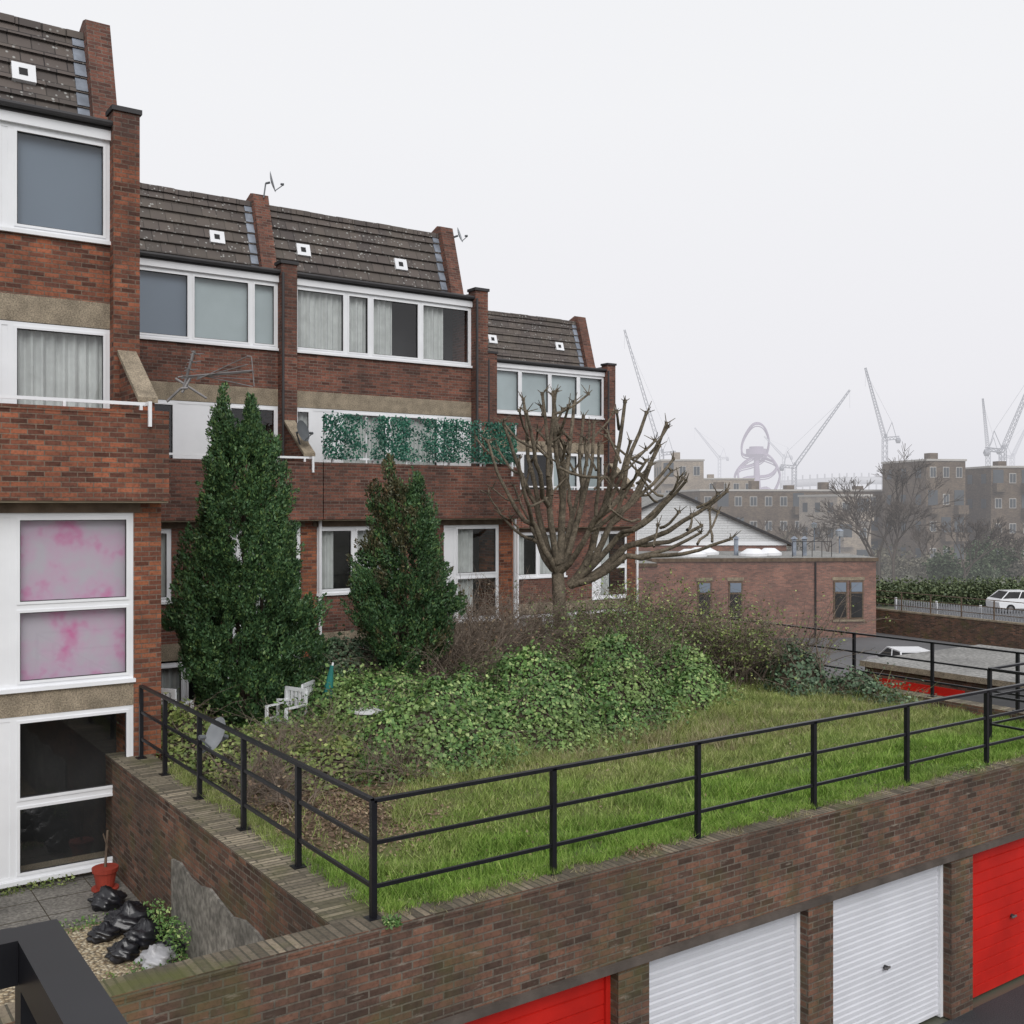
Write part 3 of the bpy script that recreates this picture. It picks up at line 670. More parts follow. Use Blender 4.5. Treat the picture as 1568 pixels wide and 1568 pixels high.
mb.box(4.5,24.5,YF-.075,YF+.0-.002,2.23,2.30,'lintel'); mb.box(4.7,24.4,YF+.0,YF+.28,2.2,2.29,'lintel')
mb.box(4.62,24,YF+1,YF+5,.0,2.9,'dark')
mb.build('piers_and_lintel',e); dm.build('garage_doors',e)

def railing(pts_list,z0,name='railing',hgt=1.1,k='black'):
    e=empty(name,(pts_list[0][0],pts_list[0][1],z0)); mb=MB()
    for i,(x,y) in enumerate(pts_list):
        mb.box(x-.028,x+.028,y-.028,y+.028,z0-.02,z0+hgt,k)
        mb.box(x-.07,x+.07,y-.07,y+.07,z0,z0+.012,k)
    for (a,b) in zip(pts_list,pts_list[1:]):
        for h in (hgt-.0,hgt*.64,hgt*.27):
            A=Vector((a[0],a[1],z0+h)); B=Vector((b[0],b[1],z0+h)); d=(B-A).normalized(); s=Vector((-d.y,d.x,0)); w_=.028 if h>=hgt-.01 else .016; t_=.018
            c=[s*w_+Vector((0,0,t_)),-s*w_+Vector((0,0,t_)),-s*w_-Vector((0,0,t_)),s*w_-Vector((0,0,t_))]
            for q in range(4): mb.face([A+c[q],A+c[(q+1)%4],B+c[(q+1)%4],B+c[q]],k)
    mb.build('posts_and_rails',e); return e
xs=[4.55,6.65,8.75,10.8,12.75,14.7,16.8,19.2]
railing([(4.55,y) for y in (16.4,15.2,13.7,12.1,10.5)]+[(x,8.78) for x in xs],3.31)
railing([(19.3,y) for y in (8.9,10.9,12.7,14.6,17.2,19.6,20.9)],3.27)
railing([(16.5,8.95),(16.5,9.8),(18.6,9.8)],3.2,hgt=1.25)

# foreground walkway rail: slim box-section handrail turning a corner
e=empty('walkway_railing',(.15,.6,6.8)); mb=MB()
mb.box(.142,.174,-.9,.853,6.805,6.837,'black'); mb.box(-1.5,.1418,.823,.852,6.806,6.838,'black')
mb.box(.144,.170,.826,.848,5.8,6.8048,'black')
for z in (6.45,6.1): mb.box(-1.5,.143,.830,.842,z,z+.02,'black'); mb.box(.150,.162,-.9,.825,z,z+.02,'black')
ob=mb.build('rails',e); bv=ob.modifiers.new('b','BEVEL'); bv.width=.004; bv.segments=2

# ------------------------------------------------------------ trees
def conifer(name,cx,cy,prof,lean,mats,ncl,seed,per=85,tips=None):
    r_=np.random.default_rng(seed); e=empty(name,(cx,cy,3.0))
    zs=np.array([p[0] for p in prof]); rs=np.array([p[1] for p in prof])
    w_=np.interp(np.linspace(zs[0],zs[-1],400),zs,rs)**1.15+.05; zz=np.linspace(zs[0],zs[-1],400)
    z=r_.choice(zz,ncl,p=w_/w_.sum())+r_.normal(0,.05,ncl); th=r_.random(ncl)*6.283
    R=np.interp(z,zs,rs)*(1+.15*np.sin(th*3+z*2.1)+.11*np.sin(th*5-z*3.7)+.07*np.sin(z*9+th*2))
    rad=R*(.45+.58*r_.random(ncl)**.45)
    C=np.stack([cx+lean[0]*(z-zs[0])+rad*np.cos(th),cy+lean[1]*(z-zs[0])+rad*np.sin(th),z],1)
    out=np.stack([np.cos(th)*.55,np.sin(th)*.55,np.ones(ncl)],1); out=norm(out+r_.normal(0,.2,out.shape))
    if tips:
        for (tx,ty,z0,z1,rr,m) in tips:
            t=r_.random(m); zt=z0+(z1-z0)*t; a=r_.random(m)*6.283; q=rr*(1-t**1.5)*r_.random(m)**.5
            C=np.concatenate([C,np.stack([tx+q*np.cos(a),ty+q*np.sin(a),zt],1)]); out=np.concatenate([out,norm(np.stack([np.cos(a)*.3,np.sin(a)*.3,np.ones(m)],1))])
    n=len(C); K=per; sc=r_.uniform(.65,1.3,n)
    t=r_.random((n,K)); side=r_.normal(0,1,(n,K,3)); side-= (side*out[:,None]).sum(-1,keepdims=True)*out[:,None]
    side/=np.linalg.norm(side,axis=-1,keepdims=True)+1e-6
    wr=.11*np.sin(np.pi*np.clip(t*.85+.12,0,1))*r_.random((n,K))**.4
    P=C[:,None]+out[:,None]*(t[...,None]-.35)*.34*sc[:,None,None]+side*wr[...,None]*sc[:,None,None]
    P=P.reshape(-1,3); S=side.reshape(-1,3); O=np.repeat(out,K,0)
    Nn=norm(S+r_.normal(0,.4,S.shape)); V,F=leaves(P,Nn,r_.uniform(.04,.085,len(P)),.48,up=O+S*.6+r_.normal(0,.35,S.shape))
    mi=None
    if len(mats)>1:
        br=(r_.random(n)<.12)|((C[:,0]<cx-.1)&(C[:,2]>6.2)&(r_.random(n)<.7)); mi=np.repeat(br.astype(int),K)
    npmesh('foliage',V,F,[M[m] for m in mats],midx=mi,parent=e)
    s=[]
    for q in range(5):
        a=q*1.26; p=np.array([cx+.1*math.cos(a),cy+.1*math.sin(a),2.9]); p2=p+np.array([.2*math.cos(a),.2*math.sin(a),1.3]); p3=np.array([p2[0]+.12*math.cos(a)+lean[0],p2[1]+.1*math.sin(a),p2[2]+2.0])
        s+=[(p,p2,.06,.045),(p2,p3,.045,.02)]
    s.append((np.array([cx,cy,2.9]),np.array([cx+lean[0]*4,cy+lean[1]*4,zs[-1]-.6]),.09,.02))
    V,F=tubes(s,6); npmesh('trunks',V,F,[M['barkd']],parent=e,smooth=True)
conifer('cypress_tree',7.1,18.6,[(3.2,.35),(3.6,.80),(4.2,1.12),(4.8,1.20),(5.5,1.10),(6.1,.96),(6.7,.82),(7.4,.62),(8.1,.46),(8.7,.30)],(-.03,.01),['conif'],1750,1,per=85,
    tips=[(6.68,18.8,8.2,9.25,.20,34),(7.12,18.55,8.0,9.05,.22,32),(7.5,18.4,7.5,8.3,.25,30)])
conifer('cypress_tree',9.98,17.95,[(4.0,.35),(4.5,.75),(5.0,.92),(5.7,.88),(6.2,.72),(6.8,.56),(7.3,.40),(7.5,.28)],(0,0),['conif','conif2'],900,5,per=80,
    tips=[(9.74,18.1,7.2,8.05,.16,16),(10.22,17.85,7.0,7.8,.16,16),(9.48,18.25,6.9,7.5,.16,14)])

def polyline(s,p,target,r0,r1,k,wob):
    p=np.array(p,float); t=np.array(target,float); L=np.linalg.norm(t-p); prev=p
    off=np.zeros(3)
    for i in range(1,k+1):
        f=i/k; off=off+np.array([random.gauss(0,wob),random.gauss(0,wob),random.gauss(0,wob)])*L/k
        q=p+(t-p)*f+off*(1-f)+np.array([0,0,-.09*L*math.sin(math.pi*f)])
        s.append((prev,q,r0+(r1-r0)*(i-1)/k,r0+(r1-r0)*f)); prev=q
    return prev
e=empty('pollarded_tree',(15.9,20.6,3)); s=[]; random.seed(21)
b0=np.array([15.85,20.6,0.])
def pt(r,z,f=0): return b0+rt*r+fw*f+up*z
s.append((pt(0,2.9),pt(-.02,4.4),.21,.18)); s.append((pt(-.02,4.4),pt(-.08,5.5),.18,.16))
fork=pt(-.08,5.5)
limbs=[(-1.15,9.5,.3,.080),(-.6,9.8,-.5,.08),(.1,10.1,.2,.09),(-1.3,8.6,-.9,.07),(1.0,9.7,.5,.08),(1.9,9.2,-.2,.09),(2.5,8.6,.9,.08),(3.2,7.2,.2,.09),(3.1,6.7,-1.0,.075),(1.3,8.3,-1.3,.07),(-1.1,7.4,1.2,.06),(2.7,7.9,-.9,.075),(.6,9.0,1.2,.07)]
for (r,z,f,rad) in limbs:
    st=fork if r<1.8 else pt(.2,5.2)
    mid=pt(r*.50,5.5+(z-5.5)*.38,f*.5)
    a=polyline(s,st,mid,rad*1.25,rad*.95,5,.12)
    for q in range(random.choice([2,2,3])):
        tgt=pt(r*1.0+random.gauss(0,.42),z+random.gauss(-.15,.3),f+random.gauss(0,.42))
        end=polyline(s,a,tgt,rad*.85,rad*.45,7,.20)
        ends=[end]
        for _ in range(random.choice([1,2,2])):
            w0=a+(end-a)*random.uniform(.3,.85); t2=w0+np.array([random.gauss(0,.42),random.gauss(0,.42),random.uniform(.25,.75)]); ends.append(polyline(s,w0,t2,rad*.45,rad*.33,4,.18))
        for E in ends:
            s.append((E-up*.03,E+up*.05,rad*.6,rad*.55))
            for _ in range(random.choice([3,4,5,6])):
                d=np.array([random.gauss(0,.6),random.gauss(0,.6),random.uniform(.2,1.0)]); d/=np.linalg.norm(d); s.append((E,E+d*random.uniform(.08,.32),.016,.007))
V,F=tubes(s,7); npmesh('trunk_and_limbs',V,F,[M['bark']],parent=e,smooth=True)

def baretree(name,x,y,z,H,k='barkH',seed=1,spread=.5,depth=6):
    rr=random.Random(seed); s=[]
    def br(p,d,L,r,n):
        q=p+d*L; s.append((p,q,r,r*.72))
        if n==0: return
        for _ in range(3 if n>1 else 4):
            dd=d+np.array([rr.gauss(0,spread),rr.gauss(0,spread),rr.gauss(.12,.25)]); dd/=np.linalg.norm(dd)
            br(q if rr.random()<.6 else p+d*L*rr.uniform(.5,.95),dd,L*rr.uniform(.62,.85),max(r*.6,.022),n-1)
    br(np.array([x,y,z],float),np.array([0,0,1.]),H*.25,H*.017,depth)
    e=empty(name,(x,y,z)); V,F=tubes(s,3); npmesh('branches',V,F,[M[k]],parent=e); return e
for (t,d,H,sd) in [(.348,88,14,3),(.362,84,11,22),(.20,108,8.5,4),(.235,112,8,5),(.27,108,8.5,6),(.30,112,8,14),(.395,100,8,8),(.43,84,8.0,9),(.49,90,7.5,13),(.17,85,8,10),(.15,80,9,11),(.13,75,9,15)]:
    x,y=image_to_ground(t,d); baretree('bare_tree',x,y,0,H,seed=sd,depth=6 if sd in(3,9,11,15,22) else 5)
def blobfol(name,centers,n,mat_,size):
    P=[];
    for (x,y,z,rx,ry,rz) in centers:
        m=int(n/len(centers)); d=norm(rng.normal(size=(m,3))); r=rng.random(m)**.35*(1+.2*np.sin(d[:,0]*5)+.15*np.sin(d[:,2]*7)); P.append(np.array([x,y,z])+d*r[:,None]*np.array([rx,ry,rz]))
    P=np.concatenate(P); V,F=leaves(P,norm(rng.normal(size=P.shape)+np.array([0,0,.6])),rng.uniform(*size,len(P)),.8); e=empty(name,centers[0][:3]); npmesh('leaves',V,F,[M[mat_]],parent=e)
cs=[]
for t in np.linspace(.33,.56,18):
    x,y=image_to_ground(t,76); cs.append((x,y,.9,1.4,1.2,1.0))
blobfol('hedge',cs,24000,'hedge',(.12,.25))
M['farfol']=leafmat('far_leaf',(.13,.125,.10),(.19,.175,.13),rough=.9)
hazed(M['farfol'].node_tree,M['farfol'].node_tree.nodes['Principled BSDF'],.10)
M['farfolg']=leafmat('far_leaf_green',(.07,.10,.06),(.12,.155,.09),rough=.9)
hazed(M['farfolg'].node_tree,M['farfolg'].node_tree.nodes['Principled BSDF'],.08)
cs=[]
for t,d,z,r in [(.41,90,1.8,1.5),(.45,92,2.8,1.8),(.44,86,1.2,1.6),(.475,95,2.0,1.6)]:
    x,y=image_to_ground(t,d); cs.append((x,y,z,r,r,r*1.1))
blobfol('evergreen_shrubs',cs,6000,'farfolg',(.15,.35))
cs=[]
for t,d,z,r in [(.19,118,2.0,4),(.23,122,1.8,4),(.27,120,2.2,4),(.31,118,1.8,4),(.36,100,1.6,3),(.40,96,1.5,2.5),(.50,92,1.6,2.5)]:
    x,y=image_to_ground(t,d); cs.append((x,y,z,r,r,r*.55))
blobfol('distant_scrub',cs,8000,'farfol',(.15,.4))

# ------------------------------------------------------------ background buildings
def localT(t,d,rot):
    x,y=image_to_ground(t,d); return Matrix.Translation((x,y,0))@Matrix.Rotation(math.radians(-34.9+rot),4,'Z'),(x,y,0)
def flats(name,t,d,wid,dep,h,rot,brickk,storeys,ncol,trim='soffit',skip=.25):
    T,loc=localT(t,d,rot); e=empty(name,loc); mb=MB(); mb.T=T
    mb.box(-wid/2,wid/2,0,dep,-.02,h,brickk); mb.box(-wid/2-.12,wid/2+.12,-.12,dep+.12,h,h+.22,'frameH')
    rr=random.Random(int(t*1000)); sh=h/storeys; cw=wid/ncol
    for s_ in range(storeys):
        for c in range(ncol):
            xc=-wid/2+cw*(c+.5); z=s_*sh+sh*.38
            if rr.random()<skip:
                mb.box(xc-cw*.36,xc+cw*.36,-.05,.0-.003,s_*sh+.25,s_*sh+sh*.92,'darkH'); mb.box(xc-cw*.4,xc+cw*.4,-.9,-.06,s_*sh+.1,s_*sh+1.1,brickk); continue
            ww=min(cw*.24,.75)
            mb.box(xc-ww,xc+ww,-.06,.0-.003,z,z+sh*.40,'frameH'); mb.box(xc-ww+.07,xc-.03,-.08,-.062,z+.08,z+sh*.40-.08,'darkH'); mb.box(xc+.03,xc+ww-.07,-.08,-.062,z+.08,z+sh*.40-.08,'darkH')
        for c in range(3):
            yc=dep*(c+.5)/3; z=s_*sh+sh*.38; mb.box(-wid/2-.05,-wid/2-.003,yc-.5,yc+.5,z,z+sh*.38,'darkH')
    for q in range(int(wid/5)): 
        xq=-wid/2+wid*(q+.7)/(wid/5+.5); mb.box(xq-.5,xq+.5,2,3.2,h+.2,h+.2+rr.uniform(.4,1.2),brickk)
    mb.build('walls_and_windows',e); return e
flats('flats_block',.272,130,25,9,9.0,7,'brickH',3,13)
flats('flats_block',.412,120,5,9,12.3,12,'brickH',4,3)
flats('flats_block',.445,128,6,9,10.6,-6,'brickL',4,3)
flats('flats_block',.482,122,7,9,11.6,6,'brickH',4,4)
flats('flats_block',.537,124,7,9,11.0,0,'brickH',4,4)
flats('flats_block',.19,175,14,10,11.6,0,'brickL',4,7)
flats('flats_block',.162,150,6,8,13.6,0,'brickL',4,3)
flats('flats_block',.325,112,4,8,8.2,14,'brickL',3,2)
e=empty('distant_skyline',(*image_to_ground(.3,600),0)); mb=MB(); random.seed(5)
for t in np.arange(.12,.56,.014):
    d=random.uniform(420,750); x,y=image_to_ground(float(t),d); w_=random.uniform(8,22); h=7+d*random.uniform(.004,.016)
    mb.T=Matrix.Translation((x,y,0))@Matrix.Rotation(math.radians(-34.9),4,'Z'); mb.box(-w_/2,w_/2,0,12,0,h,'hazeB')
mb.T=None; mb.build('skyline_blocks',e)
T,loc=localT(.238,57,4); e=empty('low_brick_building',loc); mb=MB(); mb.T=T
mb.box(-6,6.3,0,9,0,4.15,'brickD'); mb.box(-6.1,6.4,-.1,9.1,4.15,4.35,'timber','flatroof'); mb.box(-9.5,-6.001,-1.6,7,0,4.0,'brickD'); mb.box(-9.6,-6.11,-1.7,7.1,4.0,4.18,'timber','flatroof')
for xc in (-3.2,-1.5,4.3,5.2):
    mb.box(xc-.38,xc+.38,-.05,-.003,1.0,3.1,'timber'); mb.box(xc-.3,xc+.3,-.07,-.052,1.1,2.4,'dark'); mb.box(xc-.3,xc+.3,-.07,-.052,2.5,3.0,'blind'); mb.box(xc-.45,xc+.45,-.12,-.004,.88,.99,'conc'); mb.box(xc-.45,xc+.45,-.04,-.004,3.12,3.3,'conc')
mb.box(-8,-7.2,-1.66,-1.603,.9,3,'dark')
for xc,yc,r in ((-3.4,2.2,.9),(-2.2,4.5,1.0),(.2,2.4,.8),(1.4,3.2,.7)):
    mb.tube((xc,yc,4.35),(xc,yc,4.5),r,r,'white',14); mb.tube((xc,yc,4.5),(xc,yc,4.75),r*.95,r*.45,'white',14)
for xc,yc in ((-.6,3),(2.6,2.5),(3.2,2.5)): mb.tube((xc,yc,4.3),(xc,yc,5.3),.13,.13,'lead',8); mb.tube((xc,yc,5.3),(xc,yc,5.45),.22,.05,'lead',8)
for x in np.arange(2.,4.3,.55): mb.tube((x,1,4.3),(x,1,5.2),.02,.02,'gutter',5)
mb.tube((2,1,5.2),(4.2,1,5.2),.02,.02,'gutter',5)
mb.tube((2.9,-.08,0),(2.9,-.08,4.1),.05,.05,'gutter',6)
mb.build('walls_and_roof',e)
T,loc=localT(.156,66,0); e=empty('white_gabled_hall',loc); mb=MB(); mb.T=T
hw=6.9; ez,az=5.0,8.05
mb.box(-hw,hw,0,16,0,ez-.3,'brickD'); mb.box(-hw-.02,hw+.02,-.1,16,ez-.299,ez-.05,'white')
mb.face([(-hw,-.05,ez-.05),(hw,-.05,ez-.05),(0,-.05,az-.1)],'cladding')
for sgn in (-1,1):
    P=[(sgn*(hw+.4),-.35,ez-.22),(0,-.35,az),(0,16,az),(sgn*(hw+.4),16,ez-.22)]; Q=[(p[0],p[1],p[2]-.16) for p in P]
    mb.face(P,'flatroof'); mb.face(Q,'timber'); mb.face([P[0],P[1],Q[1],Q[0]],'gutter'); mb.face([P[0],P[3],Q[3],Q[0]],'gutter')
mb.build('gable_and_roof',e)
e=empty('rear_garage_block',(26,13,0)); mb=MB(); mb.box(24,29.5,6,17.8,0,2.85,'brickG'); mb.box(23.9,29.6,5.9,17.9,2.85,3.0,'conc','flatroof')
for q,y in enumerate(np.arange(6.5,17.2,2.8)): mb.box(23.93,23.997,y,y+2.4,0,2.6,'red'); 
for z in np.arange(.2,2.5,.2): mb.box(23.91,23.928,6.5,17.3,z,z+.02,'red')
mb.build('walls_and_doors',e)
e=empty('roadside_wall',(45,25,0)); mb=MB(); A=Vector((*image_to_ground(.34,60),0)); B=Vector((*image_to_ground(.62,46),0)); d=(B-A).normalized()
T=Matrix.Translation(A)@Matrix.Rotation(math.atan2(d.y,d.x),4,'Z'); L=(B-A).length; mb.T=T
mb.box(0,L,0,.22,0,1.3,'brickG'); mb.box(0,L,-.03,.25,1.3,1.38,'conc'); mb.build('wall',e)
e=empty('palisade_fence',(45,25,0)); mb=MB(); mb.T=Matrix.Translation(Vector((1.5,-3.2,0)))@T
for x in np.arange(-2,L,.16): mb.box(x,x+.09,-1.0,-.98,0,1.9,'fencegrey')
mb.box(-2,L,-.97,-.93,.4,.45,'fencegrey'); mb.box(-2,L,-.97,-.93,1.5,1.55,'fencegrey')
for x in np.arange(-2,L,2.7): mb.box(x-.05,x+.05,-.93,-.85,0,2.0,'white')
mb.build('pales',e)
pp=[tuple((T@Vector((x,.1,0))).xy) for x in np.arange(.2,L,1.9)]; railing(pp,1.38,'roadside_railing',1.0,'timber')
for t,d in ((.311,68),(.287,95)):
    x,y=image_to_ground(t,d); e=empty('street_lamp',(x,y,0)); mb=MB(); mb.tube((x,y,0),(x,y,5.2),.07,.05,'lead',8); mb.tube((x,y,5.2),(x,y,5.55),.22,.26,'dish',10); mb.tube((x,y,5.55),(x,y,5.7),.28,.08,'lead',10); mb.build('post_and_lantern',e)

def car(t,d,rot,z=0):
    x,y=image_to_ground(t,d); e=empty('parked_car',(x,y,z)); e.rotation_euler=(0,0,math.radians(rot)); 
    def B(mb,nm):
        o=mb.build(nm); o.parent=e; return o
    mb=MB(); prof=[(-2.1,.35),(-2.15,.75),(-2.0,.98),(-1.2,1.0),(1.0,.98),(1.9,.82),(2.12,.62),(2.1,.33)]
    def sec(pr,hw0,hw1,zs,k):
        Lp=[(p[0],-(hw0+(hw1-hw0)*zz),p[1]) for p,zz in zip(pr,zs)]; Rp=[(a,-b,c) for a,b,c in Lp]
        mb.face(Lp,k); mb.face(list(reversed(Rp)),k)
        for i in range(len(pr)):
            j=(i+1)%len(pr); mb.face([Lp[i],Lp[j],Rp[j],Rp[i]],k)
    sec(prof,.86,.80,[0,.3,.8,1,1,.8,.4,0],'carw')
    sec([(-1.95,.97),(-1.35,1.42),(.1,1.45),(.95,.97)],.78,.62,[0,1,1,0],'dark')
    mb.box(-1.38,.12,-.63,.63,1.425,1.475,'carw')
    for xx in (-1.9,-.75,.5): mb.tube((xx if xx!=.5 else .9,-.77,.97),(max(-1.35,min(.1,xx+.3)),-.62,1.45),.035,.035,'carw',6); mb.tube((xx if xx!=.5 else .9,.77,.97),(max(-1.35,min(.1,xx+.3)),.62,1.45),.035,.035,'carw',6)
    B(mb,'body'); mb=MB()
    for xx in (-1.35,1.35):
        for yy in (-.87,.67): mb.tube((xx,yy,.31),(xx,yy+.2,.31),.31,.31,'tyre',18); mb.tube((xx,yy-.005,.31),(xx,yy+.205,.31),.18,.18,'metal',12)
    B(mb,'wheels'); return e
car(.485,71,-30); car(.372,42.5,55)

# ------------------------------------------------------------ cranes and tower
def crane(t,d,mastz,tip_r,tip_z,k,w_=2.2):
    x,y=image_to_ground(t,d); e=empty('tower_crane',(x,y,0)); s=[]
    def P(r,z,f=0): return np.array([x,y,0])+rt*r+fw*f+up*z
    def lattice(a,b,w0,w1,n,r):
        a=np.array(a);b=np.array(b); dr=(b-a)/np.linalg.norm(b-a); o1=np.cross(dr,fw); o1/=np.linalg.norm(o1); o2=fw
        prev=None
        for i in range(n+1):
            f=i/n; c=a+(b-a)*f; w2=w0+(w1-w0)*f; q=[c+o1*w2/2+o2*w2/2,c-o1*w2/2+o2*w2/2,c-o1*w2/2-o2*w2/2,c+o1*w2/2-o2*w2/2]
            if prev is not None:
                for m in range(4): s.append((prev[m],q[m],r,r)); s.append((prev[m],q[(m+1)%4],r*.6,r*.6))
            prev=q
    r=w_*.075
    lattice(P(0,0),P(0,mastz),w_*.9,w_*.9,16,r); lattice(P(0,mastz),P(tip_r,tip_z),w_*.75,w_*.3,24,r*.85)
    sg=-1 if tip_r>0 else 1
    lattice(P(0,mastz),P(sg*w_*3,mastz+.5),w_*.6,w_*.6,4,r); s.append((P(sg*w_*2.4,mastz-.6),P(sg*w_*3.2,mastz-.6),w_*.6,w_*.6))
    ap=P(sg*w_*1.5,mastz+w_*3.5); s.append((P(0,mastz),ap,r,r)); s.append((P(sg*w_*2.5,mastz),ap,r,r)); s.append((ap,P(tip_r*.9,mastz+(tip_z-mastz)*.9),r*.35,r*.35))
    s.append((P(w_*.2,mastz+w_*.3),P(w_*.2,mastz+w_*1.0),w_*.4,w_*.4))
    s.append((P(tip_r,tip_z),P(tip_r,tip_z-w_*4),r*.35,r*.35))
    V,F=tubes(s,4); npmesh('lattice',V,F,[M[k]],parent=e)
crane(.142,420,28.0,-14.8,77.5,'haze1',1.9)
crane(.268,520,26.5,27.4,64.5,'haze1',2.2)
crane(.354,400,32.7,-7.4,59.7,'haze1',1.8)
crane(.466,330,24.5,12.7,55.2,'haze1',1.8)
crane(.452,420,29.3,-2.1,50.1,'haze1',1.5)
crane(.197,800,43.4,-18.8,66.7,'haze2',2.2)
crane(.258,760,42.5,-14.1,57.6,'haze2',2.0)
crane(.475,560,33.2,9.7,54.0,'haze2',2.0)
# looping steel observation tower
d=1360; x,y=image_to_ground(.232,d); e=empty('looping_observation_tower',(x,y,0)); s=[]
def P(r,z,f=0): return np.array([x,y,0])+rt*r+fw*f+up*z
random.seed(4)
cps=[(-22,0),(-30,24),(-16,42),(16,46),(26,60),(6,70),(-16,74),(-17,92),(-6,111),(8,110),(18,92),(14,70),(-4,60),(-26,52),(-18,26),(6,8),(24,22),(32,48),(14,72),(-12,66),(-28,44),(-14,20),(14,30),(28,10),(10,0)]
pts=[np.array(P(a*.95,b*1.0,8*math.sin(i*1.3))) for i,(a,b) in enumerate(cps)]
def cr(p0,p1,p2,p3,t): return .5*((2*p1)+(-p0+p2)*t+(2*p0-5*p1+4*p2-p3)*t*t+(-p0+3*p1-3*p2+p3)*t**3)
cur=[]
for i in range(1,len(pts)-2):
    for q in range(6): cur.append(cr(pts[i-1],pts[i],pts[i+1],pts[i+2],q/6))
for a,b in zip(cur,cur[1:]):
    s.append((a,b,1.2,1.2)); o=fw*3+up*2; s.append((a+o,b+o,.7,.7)); s.append((a,b+o,.5,.5)); o2=fw*2-up*3; s.append((a+o2,b+o2,.7,.7))
s.append((P(2,0),P(0,70),6,3)); s.append((P(0,66),P(0,74),3,12)); s.append((P(0,74),P(0,81),13,13)); s.append((P(0,81),P(0,84),9,9))
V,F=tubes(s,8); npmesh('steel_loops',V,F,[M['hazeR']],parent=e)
e=empty('distant_stadium',(*image_to_ground(.30,1100),0)); s=[]
for i in range(24):
    a=image_to_ground(.255+.007*i,1100); b=image_to_ground(.255+.007*(i+1),1100); zz=33+4*math.sin(i/23*3.14); s.append((np.array([*a,zz-3]),np.array([*b,zz-3]),4,4))
    s.append((np.array([*a,0]),np.array([*a,zz+5]),1,1))
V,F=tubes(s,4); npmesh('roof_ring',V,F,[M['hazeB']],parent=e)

# ------------------------------------------------------------ small things
def bag(x,y,z,r,k='bag',sd=0):
    rr=np.random.default_rng(sd); nu,nv=30,20; th=np.linspace(0,2*np.pi,nu,endpoint=False); ph=np.linspace(0,np.pi,nv)
    TH,PH=np.meshgrid(th,ph); d=np.stack([np.sin(PH)*np.cos(TH),np.sin(PH)*np.sin(TH),np.cos(PH)],-1)
    a=rr.random(6)*6; f=1+.16*np.sin(d[...,0]*5+a[0])*np.sin(d[...,1]*6+a[1])+.10*np.sin(d[...,2]*9+a[2]+d[...,0]*7)+.06*np.sin(d[...,1]*19+a[3])*np.sin(d[...,0]*17)+rr.normal(0,.045,TH.shape)
    V=d*(f*r)[...,None]*np.array([1.1+.3*rr.random(),.9+.3*rr.random(),.70]); top=np.clip((d[...,2]-.85)/.15,0,1); V[...,2]+=top*r*.25
    V[...,2]=np.maximum(V[...,2],-r*.5); V=V.reshape(-1,3)+np.array([x,y,z+r*.5])
    F=[]
    for j in range(nv-1):
        for i in range(nu): F.append([j*nu+i,(j+1)*nu+i,(j+1)*nu+(i+1)%nu,j*nu+(i+1)%nu])
    npmesh('rubbish_bag',V,F,[M[k]])
for q,(x,y,z,r,k) in enumerate([(3.75,15.15,1.6,.20,'bag'),(3.95,14.7,1.57,.15,'bag'),(3.80,14.3,1.57,.22,'bag'),(3.45,14.15,1.57,.14,'bag'),(3.85,13.65,1.57,.22,'bag'),(3.5,13.4,1.57,.16,'bag'),(3.78,12.95,1.57,.18,'bagw'),(3.98,13.15,1.57,.15,'bag')]): bag(x,y,z,r,k,q)
def weeds(name,x0,x1,y0,y1,z,n,h,mat_='ivyy',sz=(.03,.07)):
    P=np.stack([rng.uniform(x0,x1,n),rng.uniform(y0,y1,n),z+rng.random(n)*h],1); V,F=leaves(P,norm(rng.normal(size=(n,3))+np.array([0,0,.7])),rng.uniform(*sz,n),.5); npmesh(name,V,F,[M[mat_]])
weeds('weeds',3.9,4.14,12.7,14.0,1.6,800,.42,'ivy'); weeds('weeds',2.2,3.9,14.55,14.9,1.58,400,.07,'ivy'); weeds('weeds',2.3,3.6,16.35,16.55,1.6,250,.12,'ivyy'); weeds('weeds',3.1,4.1,12.2,13,1.58,300,.12,'ivy')
e=empty('plant_pot',(3.9,15.9,1.6)); mb=MB(); mb.tube((3.9,15.9,1.603),(3.9,15.9,1.63),.19,.19,'terra',18); mb.tube((3.9,15.9,1.63),(3.9,15.9,1.88),.12,.165,'terra',18); mb.tube((3.9,15.9,1.86),(3.9,15.9,1.92),.18,.185,'terra',18)
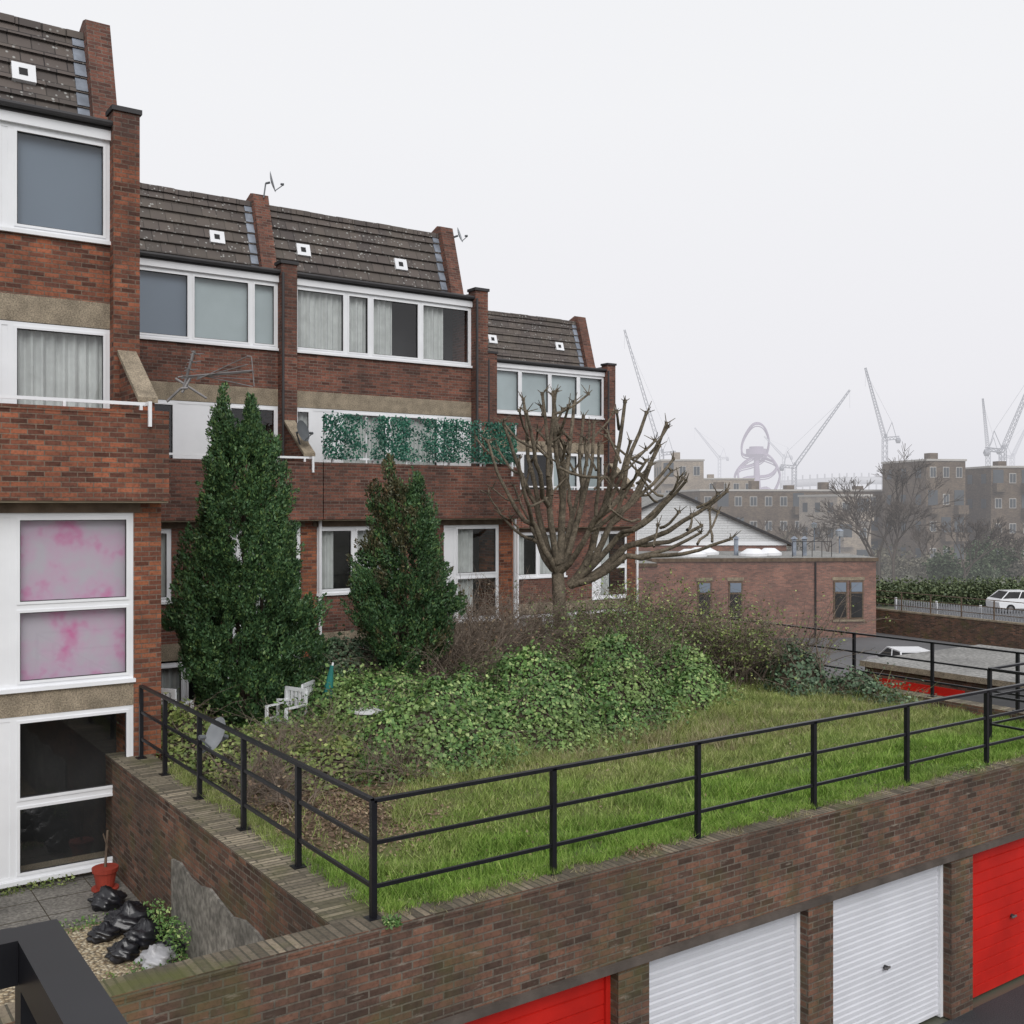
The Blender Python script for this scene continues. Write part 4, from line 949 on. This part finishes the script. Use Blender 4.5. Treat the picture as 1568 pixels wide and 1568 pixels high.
mb.tube((3.9,15.9,1.9),(3.93,15.88,2.45),.02,.015,'timber',6); mb.tube((3.93,15.88,2.2),(3.86,15.85,2.42),.012,.01,'timber',6); mb.build('pot_and_stem',e)
weeds('wall_moss',4.6,19.1,8.84,9.0,3.28,5200,.07,'ivyy',(.02,.045))
weeds('wall_weeds',4.55,4.7,8.5,8.62,3.3,160,.08,'ivy',(.03,.06))
weeds('wall_weeds',7.6,8.1,8.6,8.8,3.31,160,.08,'litter',(.02,.05)); weeds('wall_weeds',13.8,14.5,8.6,8.85,3.31,160,.08,'ivy',(.02,.05))

def chair(x,y,z,rot):
    e=empty('plastic_garden_chair',(x,y,z)); e.rotation_euler=(0,0,rot); mb=MB(); k='white'
    mb.box(-.25,.25,-.24,.24,.40,.43,k)
    for i in range(5): mb.box(-.22+.095*i,-.165+.095*i,.235,.262,.45,.86,k)
    mb.box(-.26,.26,.23,.268,.86,.92,k); mb.box(-.27,-.22,-.24,.26,.62,.65,k); mb.box(.22,.27,-.24,.26,.62,.65,k)
    for sx_ in (-.26,.22):
        for sy in (-.25,.22): mb.box(sx_,sx_+.045,sy,sy+.045,0,.62 if sy<0 else .86,k)
    o=mb.build('seat_back_legs'); o.parent=e
chair(7.35,17.5,3.0,-1.2); chair(7.7,17.9,3.05,-2.4); chair(5.6,18.3,3.12,2.2)
e=empty('garden_table',(8.4,16.4,3.0)); mb=MB(); mb.tube((8.4,16.4,3.60),(8.4,16.4,3.64),.34,.34,'white',20)
for a in range(4): mb.tube((8.4+.3*math.cos(a*1.57),16.4+.3*math.sin(a*1.57),3.1),(8.4+.2*math.cos(a*1.57),16.4+.2*math.sin(a*1.57),3.60),.02,.02,'white')
mb.build('top_and_legs',e)
e=empty('closed_parasol',(8.1,17.3,3.1)); mb=MB(); mb.tube((8.0,17.3,3.1),(8.16,17.3,4.35),.02,.02,'white'); mb.tube((8.0,17.3,3.4),(8.14,17.3,4.3),.15,.03,'teal',9); mb.build('canopy_and_pole',e)
dish('satellite_dish',(4.75,13.55,4.15),(-.85,-.1,.35),.22,'dish',(4.56,13.7,3.9))
